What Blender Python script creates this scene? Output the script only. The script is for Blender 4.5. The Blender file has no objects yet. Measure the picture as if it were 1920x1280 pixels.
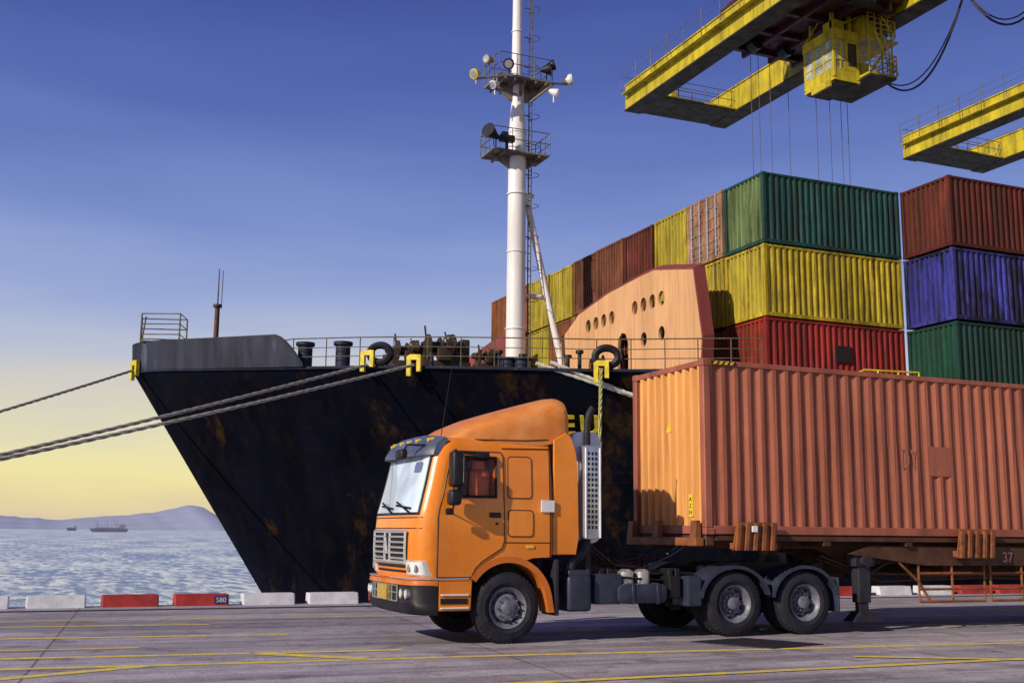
import bpy, bmesh, math, random
from mathutils import Vector, Matrix
random.seed(7)
S=bpy.context.scene
COL=S.collection
# ------------------------------------------------------------------ helpers
def link(o,parent=None):
    COL.objects.link(o)
    if parent is not None: o.parent=parent
    return o
def thing(name,label,cat,group=None,loc=(0,0,0)):
    e=bpy.data.objects.new(name,None); e.empty_display_size=.3; e.location=loc
    e["label"]=label; e["category"]=cat
    if group: e["group"]=group
    return link(e)
def parent_world(p):
    v=Vector((0,0,0))
    if p.type!='EMPTY': return v
    while p is not None:
        v+=p.location; p=p.parent
    return v
def fin(name,bm,m,parent=None,smooth=False,label=None):
    me=bpy.data.meshes.new(name)
    bmesh.ops.recalc_face_normals(bm,faces=bm.faces[:])
    bm.to_mesh(me); bm.free()
    for mm in (m if isinstance(m,(list,tuple)) else [m]): me.materials.append(mm)
    if smooth:
        for p in me.polygons: p.use_smooth=True
        try: me.set_sharp_from_angle(angle=math.radians(38))
        except Exception: pass
    o=bpy.data.objects.new(name,me)
    link(o)
    if parent is not None:
        o.parent=parent
        o.matrix_parent_inverse=Matrix.Translation(-Vector(parent_world(parent)))
    if label: o["label"]=label
    return o
def NB(): return bmesh.new()
def box(bm,x0,x1,y0,y1,z0,z1,bev=0,seg=2,mi=0):
    vs=[bm.verts.new((x,y,z)) for x in (x0,x1) for y in (y0,y1) for z in (z0,z1)]
    fs=[(0,1,3,2),(4,6,7,5),(0,4,5,1),(2,3,7,6),(0,2,6,4),(1,5,7,3)]
    F=[bm.faces.new([vs[i] for i in f]) for f in fs]
    for f in F: f.material_index=mi
    if bev>0:
        es=set()
        for f in F: es.update(f.edges)
        bmesh.ops.bevel(bm,geom=list(es),offset=bev,segments=seg,affect='EDGES',profile=.5)
def cyl(bm,p0,p1,r,r2=None,seg=14,caps=True,mi=0):
    p0=Vector(p0);p1=Vector(p1);d=(p1-p0)
    if d.length<1e-6: return
    d.normalize(); a=d.orthogonal().normalized(); b=d.cross(a)
    r2=r if r2 is None else r2
    A=[];Bv=[]
    for i in range(seg):
        t=2*math.pi*i/seg; v=a*math.cos(t)+b*math.sin(t)
        A.append(bm.verts.new(p0+v*r));Bv.append(bm.verts.new(p1+v*r2))
    for i in range(seg):
        j=(i+1)%seg
        f=bm.faces.new((A[i],A[j],Bv[j],Bv[i])); f.material_index=mi
    if caps:
        f=bm.faces.new(A[::-1]);f.material_index=mi
        f=bm.faces.new(Bv);f.material_index=mi
def sweep(bm,pts,r,seg=8,mi=0):
    pts=[Vector(p) for p in pts]; rings=[]
    a=None
    for i,p in enumerate(pts):
        if i==0:d=pts[1]-pts[0]
        elif i==len(pts)-1:d=pts[-1]-pts[-2]
        else:d=pts[i+1]-pts[i-1]
        if d.length<1e-9: d=Vector((0,0,1))
        d.normalize()
        if a is None:a=d.orthogonal().normalized()
        else:
            a=(a-d*a.dot(d)).normalized()
        b=d.cross(a)
        rings.append([bm.verts.new(p+(a*math.cos(2*math.pi*k/seg)+b*math.sin(2*math.pi*k/seg))*r) for k in range(seg)])
    for i in range(len(rings)-1):
        for k in range(seg):
            l=(k+1)%seg
            f=bm.faces.new((rings[i][k],rings[i][l],rings[i+1][l],rings[i+1][k]));f.material_index=mi
    bm.faces.new(rings[0][::-1]);bm.faces.new(rings[-1])
def prism(bm,pts,axis,c0,c1,bev=0,seg=2,mi=0):
    def mk(a,b,c):
        if axis=='y': return (a,c,b)
        if axis=='x': return (c,a,b)
        return (a,b,c)
    A=[bm.verts.new(mk(a,b,c0)) for a,b in pts];Bv=[bm.verts.new(mk(a,b,c1)) for a,b in pts]
    n=len(pts);F=[bm.faces.new(A),bm.faces.new(Bv[::-1])]
    for i in range(n):
        j=(i+1)%n;F.append(bm.faces.new((A[i],Bv[i],Bv[j],A[j])))
    for f in F:f.material_index=mi
    if bev>0:
        es=set()
        for f in F[:2]:es.update(f.edges)
        bmesh.ops.bevel(bm,geom=list(es),offset=bev,segments=seg,affect='EDGES',profile=.5)
def lathe(bm,prof,c,seg=32,mi=0,closed=False):
    rings=[]
    for r,y in prof:
        rings.append([bm.verts.new((c[0]+r*math.cos(2*math.pi*k/seg),c[1]+y,c[2]+r*math.sin(2*math.pi*k/seg))) for k in range(seg)])
    n=len(rings)
    for i in range(n if closed else n-1):
        A=rings[i];Bv=rings[(i+1)%n]
        for k in range(seg):
            l=(k+1)%seg
            f=bm.faces.new((A[k],A[l],Bv[l],Bv[k]));f.material_index=mi
    return rings
def text(name,body,size,loc,rot,m,parent,ext=.004,align='CENTER',sx=1,off=0):
    cu=bpy.data.curves.new(name,'FONT');cu.body=body;cu.size=size;cu.extrude=ext;cu.align_x=align;cu.offset=off
    o=bpy.data.objects.new(name,cu);COL.objects.link(o)
    bpy.context.view_layer.update()
    dg=bpy.context.evaluated_depsgraph_get()
    me=bpy.data.meshes.new_from_object(o.evaluated_get(dg))
    bpy.data.objects.remove(o)
    Mx=Matrix.Translation(Vector(loc))@rot.to_4x4()@Matrix.Diagonal((sx,1,1,1))
    me.transform(Mx); me.materials.clear(); me.materials.append(m)
    o=bpy.data.objects.new(name,me);COL.objects.link(o)
    if parent is not None:
        o.parent=parent;o.matrix_parent_inverse=Matrix.Translation(-parent_world(parent))
    return o
ROT_MY=Matrix(((1,0,0),(0,0,-1),(0,1,0)))
# ------------------------------------------------------------------ materials
def mat(name,col,rough=.5,metal=0,dark=.6,vs=1.5,streak=False,rust=0,rcol=(.12,.045,.02),rs=1.2,bump=0,bs=20,coat=0,spec=.5,drip=0,dcol=(.02,.015,.012),dsc=5.5,grime=0,fade=0,fcol=(.85,.45,.15)):
    m=bpy.data.materials.new(name);m.use_nodes=True
    nt=m.node_tree;N=nt.nodes;L=nt.links;bs_=N['Principled BSDF']
    g=N.new('ShaderNodeNewGeometry');mp=N.new('ShaderNodeMapping')
    L.new(g.outputs['Position'],mp.inputs[0])
    mp.inputs['Scale'].default_value=(1,1,.18 if streak else 1)
    n=N.new('ShaderNodeTexNoise');n.inputs['Scale'].default_value=vs;n.inputs['Detail'].default_value=8;n.inputs['Roughness'].default_value=.65
    L.new(mp.outputs[0],n.inputs['Vector'])
    r=N.new('ShaderNodeValToRGB');r.color_ramp.elements[0].position=.38;r.color_ramp.elements[1].position=.62
    r.color_ramp.elements[0].color=tuple(c*dark for c in col)+(1,);r.color_ramp.elements[1].color=tuple(col)+(1,)
    L.new(n.outputs[0],r.inputs[0])
    out=r.outputs[0]
    def layer(out,fac,c):
        mx=N.new('ShaderNodeMix');mx.data_type='RGBA'
        L.new(fac,mx.inputs[0]);L.new(out,mx.inputs[6]);mx.inputs[7].default_value=tuple(c)+(1,)
        return mx.outputs[2]
    def fac(scale,vec,a,b_,amt,det=6,rg=.7):
        q=N.new('ShaderNodeTexNoise');q.inputs['Scale'].default_value=scale;q.inputs['Detail'].default_value=det;q.inputs['Roughness'].default_value=rg;L.new(vec,q.inputs['Vector'])
        k=N.new('ShaderNodeValToRGB');k.color_ramp.elements[0].position=a;k.color_ramp.elements[1].position=b_
        k.color_ramp.elements[0].color=(0,0,0,1);k.color_ramp.elements[1].color=(amt,amt,amt,1);L.new(q.outputs[0],k.inputs[0]);return k.outputs[0]
    if fade>0:
        out=layer(out,fac(1.7,g.outputs['Position'],.45,.68,fade,9,.7),fcol)
    if grime>0:
        out=layer(out,fac(.55,g.outputs['Position'],.38,.60,grime,10,.75),tuple(c*.28+.008 for c in col))
    if drip>0:
        mp2=N.new('ShaderNodeMapping');mp2.inputs['Scale'].default_value=(1,1,.07);L.new(g.outputs['Position'],mp2.inputs[0])
        out=layer(out,fac(dsc,mp2.outputs[0],.48,.64,drip),dcol)
    if rust>0:
        a=.70-rust*.3
        out=layer(out,fac(rs,mp.outputs[0],a,a+.09,1,10,.75),rcol)
    L.new(out,bs_.inputs['Base Color'])
    mr=N.new('ShaderNodeMapRange');mr.inputs[1].default_value=.35;mr.inputs[2].default_value=.65;mr.inputs[3].default_value=min(1,rough+.15);mr.inputs[4].default_value=max(.02,rough-.08)
    L.new(n.outputs[0],mr.inputs[0]);L.new(mr.outputs[0],bs_.inputs['Roughness'])
    bs_.inputs['Metallic'].default_value=metal
    bs_.inputs['Specular IOR Level'].default_value=spec
    if coat: bs_.inputs['Coat Weight'].default_value=coat;bs_.inputs['Coat Roughness'].default_value=.08
    if bump:
        n3=N.new('ShaderNodeTexNoise');n3.inputs['Scale'].default_value=bs;n3.inputs['Detail'].default_value=6
        L.new(g.outputs['Position'],n3.inputs['Vector'])
        b=N.new('ShaderNodeBump');b.inputs['Strength'].default_value=bump;b.inputs['Distance'].default_value=.02
        L.new(n3.outputs[0],b.inputs['Height']);L.new(b.outputs[0],bs_.inputs['Normal'])
    return m
def cont_mat(n,c,rust=.35,dark=.55,rcol=(.10,.035,.015),drip=.7,grime=.7): return mat(n,c,.65,0,dark,1.3,True,rust,rcol,1.6,.4,4,spec=.2,drip=drip,grime=grime)
M={}
M['green']=cont_mat('paint_green',(.013,.088,.088),.32,.5,(.03,.02,.012),.7,.75)
M['greenE']=cont_mat('paint_green_sunlit_end',(.18,.27,.12),.25,.55,(.03,.04,.012),.75,.5)  # lighter copy of the green: sunlight on the ends put into the colour
M['green2']=cont_mat('paint_dark_green',(.010,.06,.058),.3,.5,(.02,.015,.012),.5,.6)
M['green2E']=cont_mat('paint_dark_green_end',(.014,.085,.06),.3,.5,(.02,.015,.012),.5,.5)  # end copy lightened to paint in sunlight
M['yellowc']=cont_mat('paint_yellow',(.56,.43,.03),.42,.6,(.12,.06,.015),.7,.65)
M['yellowcE']=cont_mat('paint_yellow_sunlit_end',(.56,.46,.06),.40,.6,(.22,.13,.025),.7,.45)  # paler than the side yellow, painting in the sun on the ends
M['redc']=cont_mat('paint_red',(.34,.026,.028),.34,.6,grime=.65)
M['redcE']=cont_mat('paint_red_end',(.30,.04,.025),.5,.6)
M['darkred']=cont_mat('paint_dark_red',(.14,.022,.019),.35,.5,(.04,.016,.012))
M['darkredE']=cont_mat('paint_dark_red_end',(.17,.04,.03),.4,.5,(.05,.02,.015))  # raised over the side red, sunlit tone painted into the ends
M['brownc']=cont_mat('paint_brown',(.26,.09,.05),.42,.5);M['browncE']=M['brownc']
M['orangec']=cont_mat('paint_orange',(.34,.12,.05),.4,.55);M['orangecE']=M['orangec']
M['bluec']=cont_mat('paint_blue',(.06,.065,.46),.78,.5,(.010,.009,.03),.98,.6)
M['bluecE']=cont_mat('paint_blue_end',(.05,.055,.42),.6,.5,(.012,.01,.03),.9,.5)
M['rustdoor']=cont_mat('paint_rust_white',(.46,.27,.19),.6,.6,(.17,.055,.03));M['rustdoorE']=M['rustdoor']
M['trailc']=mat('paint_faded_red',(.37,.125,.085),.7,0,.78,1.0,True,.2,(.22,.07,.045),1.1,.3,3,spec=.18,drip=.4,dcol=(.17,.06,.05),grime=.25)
M['trailend']=mat('paint_sunlit_orange_end',(.76,.39,.14),.6,0,.78,1.0,True,.22,(.36,.12,.05),1.1,.2,5,spec=.2,drip=.35,dcol=(.30,.10,.045))  # warm sunlight on the end wall put into its colour
M['trailframe']=mat('paint_frame_red',(.34,.10,.065),.5,0,.65,2,True,.45,(.13,.045,.03),2.5,.2,8)
M['cab']=mat('truck_paint_orange',(.74,.215,.010),.3,0,.82,.8,False,0,coat=.35,fade=.22,fcol=(.85,.42,.12),drip=.12,dcol=(.3,.10,.02),dsc=4,bump=.06,bs=1.5)
M['cabdark']=mat('truck_paint_orange_dull',(.56,.15,.015),.4,0,.75,2)
M['seam']=mat('seam_shadow_gap',(.08,.025,.008),.6,0,.75,2)
M['black']=mat('black_plastic',(.010,.010,.018),.45,0,.6,4,spec=.35)
M['navy']=mat('dark_blue_plastic',(.030,.037,.078),.4,0,.6,3,False,.25,(.06,.06,.08),3,spec=.4)
M['chassis']=mat('chassis_steel',(.022,.022,.038),.6,0,.5,4,False,.3,(.05,.026,.02),4,spec=.35)
M['tyre']=mat('tyre_rubber',(.019,.019,.034),.8,0,.6,6,False,.2,(.05,.045,.055),5,.3,40,spec=.3)
M['rim']=mat('rim_steel',(.19,.20,.28),.45,.2,.5,8,False,.35,(.09,.07,.07),6)
M['white']=mat('white_paint',(.74,.76,.88),.45,0,.8,3,True,.15,(.3,.28,.28),3)
M['silver']=mat('aluminium',(.6,.62,.68),.3,.8,.7,5)
M['chrome']=mat('chrome',(.85,.85,.87),.18,.75,.9,5)
M['lamp']=mat('lamp_glass',(.75,.78,.85),.1,0,.8,10,coat=1)
M['amber']=mat('lamp_amber',(.75,.5,.03),.2,0,.9,10,coat=1)
M['yellowp']=mat('yellow_paint',(.70,.54,.02),.5,0,.6,4,False,.2,(.2,.1,.02),5)
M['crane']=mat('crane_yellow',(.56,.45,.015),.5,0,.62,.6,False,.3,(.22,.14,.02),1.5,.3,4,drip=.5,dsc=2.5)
M['craneu']=mat('crane_underside_shade',(.045,.033,.010),.7,0,.5,1.5)  # shade below girders, tie beam and cabin painted as a dark tone
M['maroon']=mat('trolley_maroon',(.06,.008,.016),.6,0,.5,1)
M['hull']=mat('hull_black',(.0030,.0042,.013),.7,0,.4,.5,True,.50,(.040,.020,.007),.38,.5,1.2,spec=.05,drip=.45,dcol=(.012,.008,.007),dsc=2)
M['bulw']=mat('bulwark_blue_black',(.024,.030,.068),.55,0,.4,1.2,True,.4,(.075,.08,.13),1.3,spec=.2)
M['mast']=mat('mast_white',(.68,.69,.78),.5,0,.82,1.2,True,.25,(.40,.32,.24),1.6)
M['platf']=mat('platform_rusty_grey',(.22,.19,.19),.6,0,.5,2,False,.5,(.10,.06,.04),3)
M['brk']=mat('breakwater_orange',(.64,.37,.20),.6,0,.80,.6,True,.3,(.46,.22,.12),1,drip=.5,dcol=(.38,.17,.10),spec=.3)
M['brkred']=mat('breakwater_red',(.22,.04,.04),.55,0,.7,1,True)
M['deckgear']=mat('deck_gear_rust',(.045,.024,.012),.6,0,.4,3,False,.38,(.28,.19,.03),2.2)
M['rail']=mat('rail_paint',(.12,.10,.07),.6,0,.5,3)
M['railrust']=mat('rust_brown',(.085,.032,.018),.65,0,.5,3,False,.35,(.03,.016,.012),4)
M['rustor']=mat('bracket_rust_orange',(.26,.085,.03),.6,0,.5,3,False,.5,(.05,.022,.018),5)
M['dark']=mat('void_dark',(.006,.006,.008),.8,0,.6,4)
M['rope']=mat('rope_fibre',(.38,.36,.36),.8,0,.6,12)
M['ropew']=mat('rope_white',(.6,.6,.6),.8,0,.7,12)
M['ropey']=mat('rope_yellow',(.40,.38,.16),.8,0,.6,12)
M['kwhite']=mat('kerb_white',(.64,.67,.80),.6,0,.75,3,False,.38,(.3,.28,.32),4,.3,20)
M['kred']=mat('kerb_red',(.40,.028,.03),.6,0,.6,3,False,.38,(.15,.04,.04),4,.3,20)
M['seat']=mat('seat_red',(.8,.15,.04),.6,0,.6,6)
M['cable']=mat('cable_black',(.02,.02,.05),.5)
def glass(name,col,rough,alpha):
    m=bpy.data.materials.new(name);m.use_nodes=True;b=m.node_tree.nodes['Principled BSDF']
    nt=m.node_tree
    n=nt.nodes.new('ShaderNodeTexNoise');n.inputs['Scale'].default_value=1.4
    r=nt.nodes.new('ShaderNodeValToRGB');r.color_ramp.elements[0].position=.4;r.color_ramp.elements[1].position=.6;r.color_ramp.elements[0].color=tuple(c*.62 for c in col)+(1,);r.color_ramp.elements[1].color=tuple(col)+(1,)
    g=nt.nodes.new('ShaderNodeNewGeometry');nt.links.new(g.outputs['Position'],n.inputs['Vector'])
    nt.links.new(n.outputs[0],r.inputs[0]);nt.links.new(r.outputs[0],b.inputs['Base Color'])
    b.inputs['Roughness'].default_value=rough;b.inputs['Alpha'].default_value=alpha;b.inputs['Coat Weight'].default_value=1
    b.inputs['Coat Roughness'].default_value=.03
    return m
M['screen']=glass('windscreen_sky_tint',(.60,.74,.94),.12,1)  # pale blue base paints in the sky reflected on the screen
M['glass']=glass('window_glass',(.05,.06,.08),.05,.20)
# ------------------------------------------------------------------ camera
th=math.radians(67.2);p=math.atan(358/2100);ro=math.radians(.573)
f0=Vector((math.cos(th),math.sin(th),0));R0=Vector((math.sin(th),-math.cos(th),0))
Fv=f0*math.cos(p)+Vector((0,0,math.sin(p)));U0=R0.cross(Fv)
R=R0*math.cos(ro)+U0*math.sin(ro);U=-R0*math.sin(ro)+U0*math.cos(ro)
cd=bpy.data.cameras.new('camera');cam=bpy.data.objects.new('camera',cd);COL.objects.link(cam)
cam.matrix_world=Matrix(((R.x,U.x,-Fv.x,0),(R.y,U.y,-Fv.y,0),(R.z,U.z,-Fv.z,1.65),(0,0,0,1)))
cd.sensor_width=36;cd.lens=39.375;cd.clip_end=60000;cd.clip_start=.1;S.camera=cam
# ------------------------------------------------------------------ light
sd=Vector((-.86,-.31,.47)).normalized()
sun=bpy.data.lights.new('sun','SUN');sun.energy=5.0;sun.angle=math.radians(.6);sun.color=(1,.86,.62)
so=bpy.data.objects.new('sun',sun);COL.objects.link(so);so.rotation_euler=sd.to_track_quat('Z','Y').to_euler()
w=bpy.data.worlds.new('World');S.world=w;w.use_nodes=True
nt=w.node_tree;N=nt.nodes;L=nt.links
bg=N['Background'];outw=N['World Output']
sky=N.new('ShaderNodeTexSky');sky.sky_type='NISHITA';sky.sun_disc=False
sky.sun_elevation=math.asin(sd.z);sky.sun_rotation=math.atan2(sd.x,sd.y)
L.new(sky.outputs[0],bg.inputs[0]);bg.inputs[1].default_value=.008
tc=N.new('ShaderNodeTexCoord');sp=N.new('ShaderNodeSeparateXYZ');L.new(tc.outputs['Generated'],sp.inputs[0])
def srgb(r,g,b): return tuple(((c/255)/12.92 if c/255<=.04045 else ((c/255+.055)/1.055)**2.4) for c in (r,g,b))+(1,)
mp=N.new('ShaderNodeMapping');mp.inputs['Scale'].default_value=(1.5,1.5,9);L.new(tc.outputs['Generated'],mp.inputs[0])
nz=N.new('ShaderNodeTexNoise');nz.inputs['Scale'].default_value=2.2;nz.inputs['Detail'].default_value=7;L.new(mp.outputs[0],nz.inputs['Vector'])
ms=N.new('ShaderNodeMath');ms.operation='SUBTRACT';L.new(nz.outputs[0],ms.inputs[0]);ms.inputs[1].default_value=.5
mm=N.new('ShaderNodeMath');mm.operation='MULTIPLY';L.new(ms.outputs[0],mm.inputs[0]);mm.inputs[1].default_value=.08
ma=N.new('ShaderNodeMath');ma.operation='ADD';L.new(sp.outputs[2],ma.inputs[0]);L.new(mm.outputs[0],ma.inputs[1])
rp=N.new('ShaderNodeValToRGB');cr=rp.color_ramp
stops=[(0,(214,196,170)),(.02,(230,211,162)),(.045,(239,226,160)),(.075,(232,223,174)),(.115,(212,206,190)),(.155,(184,190,210)),(.20,(152,167,211)),(.27,(118,138,199)),(.36,(85,104,175)),(.46,(62,78,150)),(.62,(50,64,134)),(1,(46,58,120))]
cr.elements[0].position=0;cr.elements[0].color=srgb(*stops[0][1]);cr.elements[1].position=1;cr.elements[1].color=srgb(*stops[-1][1])
for ps,c in stops[1:-1]:
    e=cr.elements.new(ps);e.color=srgb(*c)
L.new(ma.outputs[0],rp.inputs[0])
bg2=N.new('ShaderNodeBackground');bg2.inputs[1].default_value=.97;L.new(rp.outputs[0],bg2.inputs[0])
ad=N.new('ShaderNodeAddShader');L.new(bg.outputs[0],ad.inputs[0]);L.new(bg2.outputs[0],ad.inputs[1]);L.new(ad.outputs[0],outw.inputs[0])
S.view_settings.view_transform='Standard';S.view_settings.look='None';S.view_settings.exposure=0
# ------------------------------------------------------------------ ground, water, hills
QE=26.35
def ground_mat():
    m=bpy.data.materials.new('quay_concrete');m.use_nodes=True;nt=m.node_tree;N=nt.nodes;L=nt.links;b=N['Principled BSDF']
    g=N.new('ShaderNodeNewGeometry')
    def noise(scale,sc,det=8,rg=.65):
        mp=N.new('ShaderNodeMapping');mp.inputs['Scale'].default_value=sc;mp.inputs['Rotation'].default_value=(0,0,math.radians(5));L.new(g.outputs['Position'],mp.inputs[0])
        n=N.new('ShaderNodeTexNoise');n.inputs['Scale'].default_value=scale;n.inputs['Detail'].default_value=det;n.inputs['Roughness'].default_value=rg
        L.new(mp.outputs[0],n.inputs['Vector']);return n.outputs[0]
    def ramp(i,a,ca,bb,cb):
        r=N.new('ShaderNodeValToRGB');r.color_ramp.elements[0].position=a;r.color_ramp.elements[0].color=ca+(1,);r.color_ramp.elements[1].position=bb;r.color_ramp.elements[1].color=cb+(1,);L.new(i,r.inputs[0]);return r.outputs[0]
    def mul(a,c,f=1):
        x=N.new('ShaderNodeMix');x.data_type='RGBA';x.blend_type='MULTIPLY';x.inputs[0].default_value=f;L.new(a,x.inputs[6]);L.new(c,x.inputs[7]);return x.outputs[2]
    base=ramp(noise(.35,(1,1,1)),.38,(.42,.40,.50),.62,(.58,.56,.66))
    t=ramp(noise(1.2,(.07,1.6,1)),.40,(.55,.52,.54),.58,(1,1,1))
    s=ramp(noise(22,(1,1,1),6),.38,(.58,.58,.60),.62,(1,1,1))
    s2=ramp(noise(5,(.6,1,1),9,.75),.40,(.62,.58,.58),.58,(1,1,1))
    st=ramp(noise(1.6,(1,1,1),4),.34,(.40,.37,.38),.45,(1,1,1))
    pt=ramp(noise(.12,(1,2.2,1),2,.4),.44,(.74,.73,.74),.47,(1,1,1))
    c=mul(mul(mul(mul(mul(base,t,.85),s,.85),st,.7),pt,.7),s2,.55)
    br=N.new('ShaderNodeTexBrick');br.inputs['Scale'].default_value=1;br.inputs['Brick Width'].default_value=6;br.inputs['Row Height'].default_value=5
    br.inputs['Mortar Size'].default_value=.018;br.inputs['Color1'].default_value=(1,1,1,1);br.inputs['Color2'].default_value=(.86,.86,.9,1);br.inputs['Mortar'].default_value=(.3,.28,.28,1);br.offset=0
    mp=N.new('ShaderNodeMapping');mp.inputs['Rotation'].default_value=(0,0,math.radians(5));mp.inputs['Location'].default_value=(1.2,3.1,0);L.new(g.outputs['Position'],mp.inputs[0]);L.new(mp.outputs[0],br.inputs['Vector'])
    c=mul(c,br.outputs[0],.8);L.new(c,b.inputs['Base Color']);b.inputs['Roughness'].default_value=.75
    bp=N.new('ShaderNodeBump');bp.inputs['Strength'].default_value=.7;bp.inputs['Distance'].default_value=.02;L.new(noise(18,(1,1,1),8),bp.inputs['Height']);L.new(bp.outputs[0],b.inputs['Normal'])
    return m
GM=ground_mat()
bm=NB();box(bm,-400,400,-300,QE,-6,0)
o=fin('quay_ground',bm,GM);o["kind"]="structure"
m=bpy.data.materials.new('sea_water');m.use_nodes=True;nt=m.node_tree;N=nt.nodes;L=nt.links;b=N['Principled BSDF']
g=N.new('ShaderNodeNewGeometry')
mp=N.new('ShaderNodeMapping');mp.inputs['Rotation'].default_value=(0,0,.38);mp.inputs['Scale'].default_value=(1.1,.28,1);L.new(g.outputs['Position'],mp.inputs[0])
n1=N.new('ShaderNodeTexNoise');n1.inputs['Scale'].default_value=.85;n1.inputs['Detail'].default_value=10;n1.inputs['Roughness'].default_value=.72;L.new(mp.outputs[0],n1.inputs['Vector'])
n2=N.new('ShaderNodeTexNoise');n2.inputs['Scale'].default_value=.10;n2.inputs['Detail'].default_value=8;L.new(mp.outputs[0],n2.inputs['Vector'])
ad_=N.new('ShaderNodeMath');ad_.operation='MULTIPLY_ADD';L.new(n2.outputs[0],ad_.inputs[0]);ad_.inputs[1].default_value=.4;L.new(n1.outputs[0],ad_.inputs[2])
bp=N.new('ShaderNodeBump');bp.inputs['Strength'].default_value=1;bp.inputs['Distance'].default_value=.55;L.new(ad_.outputs[0],bp.inputs['Height']);L.new(bp.outputs[0],b.inputs['Normal'])
r=N.new('ShaderNodeValToRGB');r.color_ramp.elements[0].position=.63;r.color_ramp.elements[0].color=(.07,.18,.48,1);r.color_ramp.elements[1].position=.78;r.color_ramp.elements[1].color=(.85,.95,1,1);L.new(ad_.outputs[0],r.inputs[0]);L.new(r.outputs[0],b.inputs['Base Color'])  # near-white ripple glints painted into the base colour
b.inputs['Roughness'].default_value=.28;b.inputs['Specular IOR Level'].default_value=.3
bm=NB()
vs=[bm.verts.new(v) for v in ((-30000,20,-2.5),(30000,20,-2.5),(30000,30000,-2.5),(-30000,30000,-2.5))];bm.faces.new(vs)
o=fin('sea_water',bm,m);o["kind"]="structure"
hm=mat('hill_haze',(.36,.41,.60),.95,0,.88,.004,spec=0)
def hills(name,D,prof,depth):
    bm=NB();A=[];Bk=[];C=[]
    for i,(r_,h) in enumerate(prof):
        x=r_*D
        A.append(bm.verts.new((x,D-depth,-3)));Bk.append(bm.verts.new((x,D,h)));C.append(bm.verts.new((x,D+depth,-3)))
    for i in range(len(A)-1):
        bm.faces.new((A[i],A[i+1],Bk[i+1],Bk[i]));bm.faces.new((Bk[i],Bk[i+1],C[i+1],C[i]))
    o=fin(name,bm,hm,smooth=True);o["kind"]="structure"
def hprof(pts,n=120,j=2):
    out=[]
    for k in range(n):
        t=pts[0][0]+(pts[-1][0]-pts[0][0])*k/(n-1)
        for a,c in zip(pts,pts[1:]):
            if a[0]<=t<=c[0]:
                s=(t-a[0])/(c[0]-a[0]);s=s*s*(3-2*s);h=a[1]+(c[1]-a[1])*s;break
        out.append((t,h+random.uniform(-j,j)))
    return out
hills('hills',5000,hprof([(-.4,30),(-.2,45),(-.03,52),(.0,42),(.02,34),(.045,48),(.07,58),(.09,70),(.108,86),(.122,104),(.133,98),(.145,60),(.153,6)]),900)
# ------------------------------------------------------------------ painted lines
pl=mat('line_yellow_worn',(.80,.62,.07),.7,0,.7,6,False,.66,(.38,.36,.40),4.5)
def line(pts,wd=.13,z=.004):
    bm=NB()
    for (a,b_) in zip(pts,pts[1:]):
        a=Vector((a[0],a[1],z));b2=Vector((b_[0],b_[1],z));d=(b2-a).normalized();n=Vector((-d.y,d.x,0))*wd/2
        bm.faces.new([bm.verts.new(v) for v in (a-n,b2-n,b2+n,a+n)])
    o=fin('lane_line',bm,pl);o["kind"]="structure"
line([(-14,20.4),(3.91,18.48)],.18);line([(-2,16.25),(2.85,15.84)],.18);line([(2.95,15.80),(4.96,15.64)],.18,.006)
line([(-12,15.7),(3.13,14.70),(6.16,14.54),(11.43,14.04),(30,12.6)],.18)
line([(2.91,15.77),(4.15,14.72)],.26,.008);line([(4.3,11.8),(12.74,11.96),(20,12.05)],.17,.010)
line([(-9,17.6),(1.5,17.05)],.13);line([(-6,19.9),(-1,21.2),(3,20.8)],.15)
line([(10.6,12.9),(13.5,11.4)],.17,.012);line([(7,17.9),(22,16.6)],.14);line([(-.6,13.8),(1.4,14.75)],.22,.006)
line([(12,20.5),(30,19.4)],.18);line([(-2,22.6),(9,21.8)],.14)
bm=NB()
for yy in (24.75,24.9): box(bm,-300,300,yy,yy+.05,-.02,.012)
box(bm,-300,300,24.805,24.895,-.03,.003)
o=fin('crane_track',bm,M['chassis']);o["kind"]="structure"
e=thing('hatch_cover',"dark steel hatch cover set into the quay concrete",'hatch cover')
bm=NB();prism(bm,[(9.55,15.45),(10.75,15.75),(11.35,14.5),(10.15,14.15)],'z',.0,.014)
for k in range(8):
    t=k/7;a=Vector((9.65,15.42,.012)).lerp(Vector((10.2,14.25,.012)),t);b2=Vector((10.7,15.66,.012)).lerp(Vector((11.25,14.53,.012)),t)
    cyl(bm,a,b2,.012,seg=6)
fin('cover_plate',bm,M['chassis'],e)
# ------------------------------------------------------------------ kerb blocks
for k in range(-6,24):
    x0=k*1.485;red=(k%4) in (1,2)
    e=thing('kerb_block',("red" if red else "white")+" painted concrete kerb block along the quay edge"+(" numbered 580" if k==2 else ""),'kerb block','kerb blocks along the quay edge',(x0,25.85,0))
    dx=random.uniform(-.02,.02);bm=NB();prism(bm,[(25.85,0),(26.25,0),(26.22,.25),(25.9,.25)],'x',x0+dx,x0+1.17+dx,.03);fin('block',bm,M['kred' if red else 'kwhite'],e)
    if k==2:
        bm=NB();box(bm,x0+.84,x0+1.13,25.845,25.87,.05,.21);fin('number_plate',bm,mat('plate_blue',(.03,.03,.14),.5),e)
        text('number_text','580',.15,(x0+.985,25.842,.075),ROT_MY,M['kwhite'],e)
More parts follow.
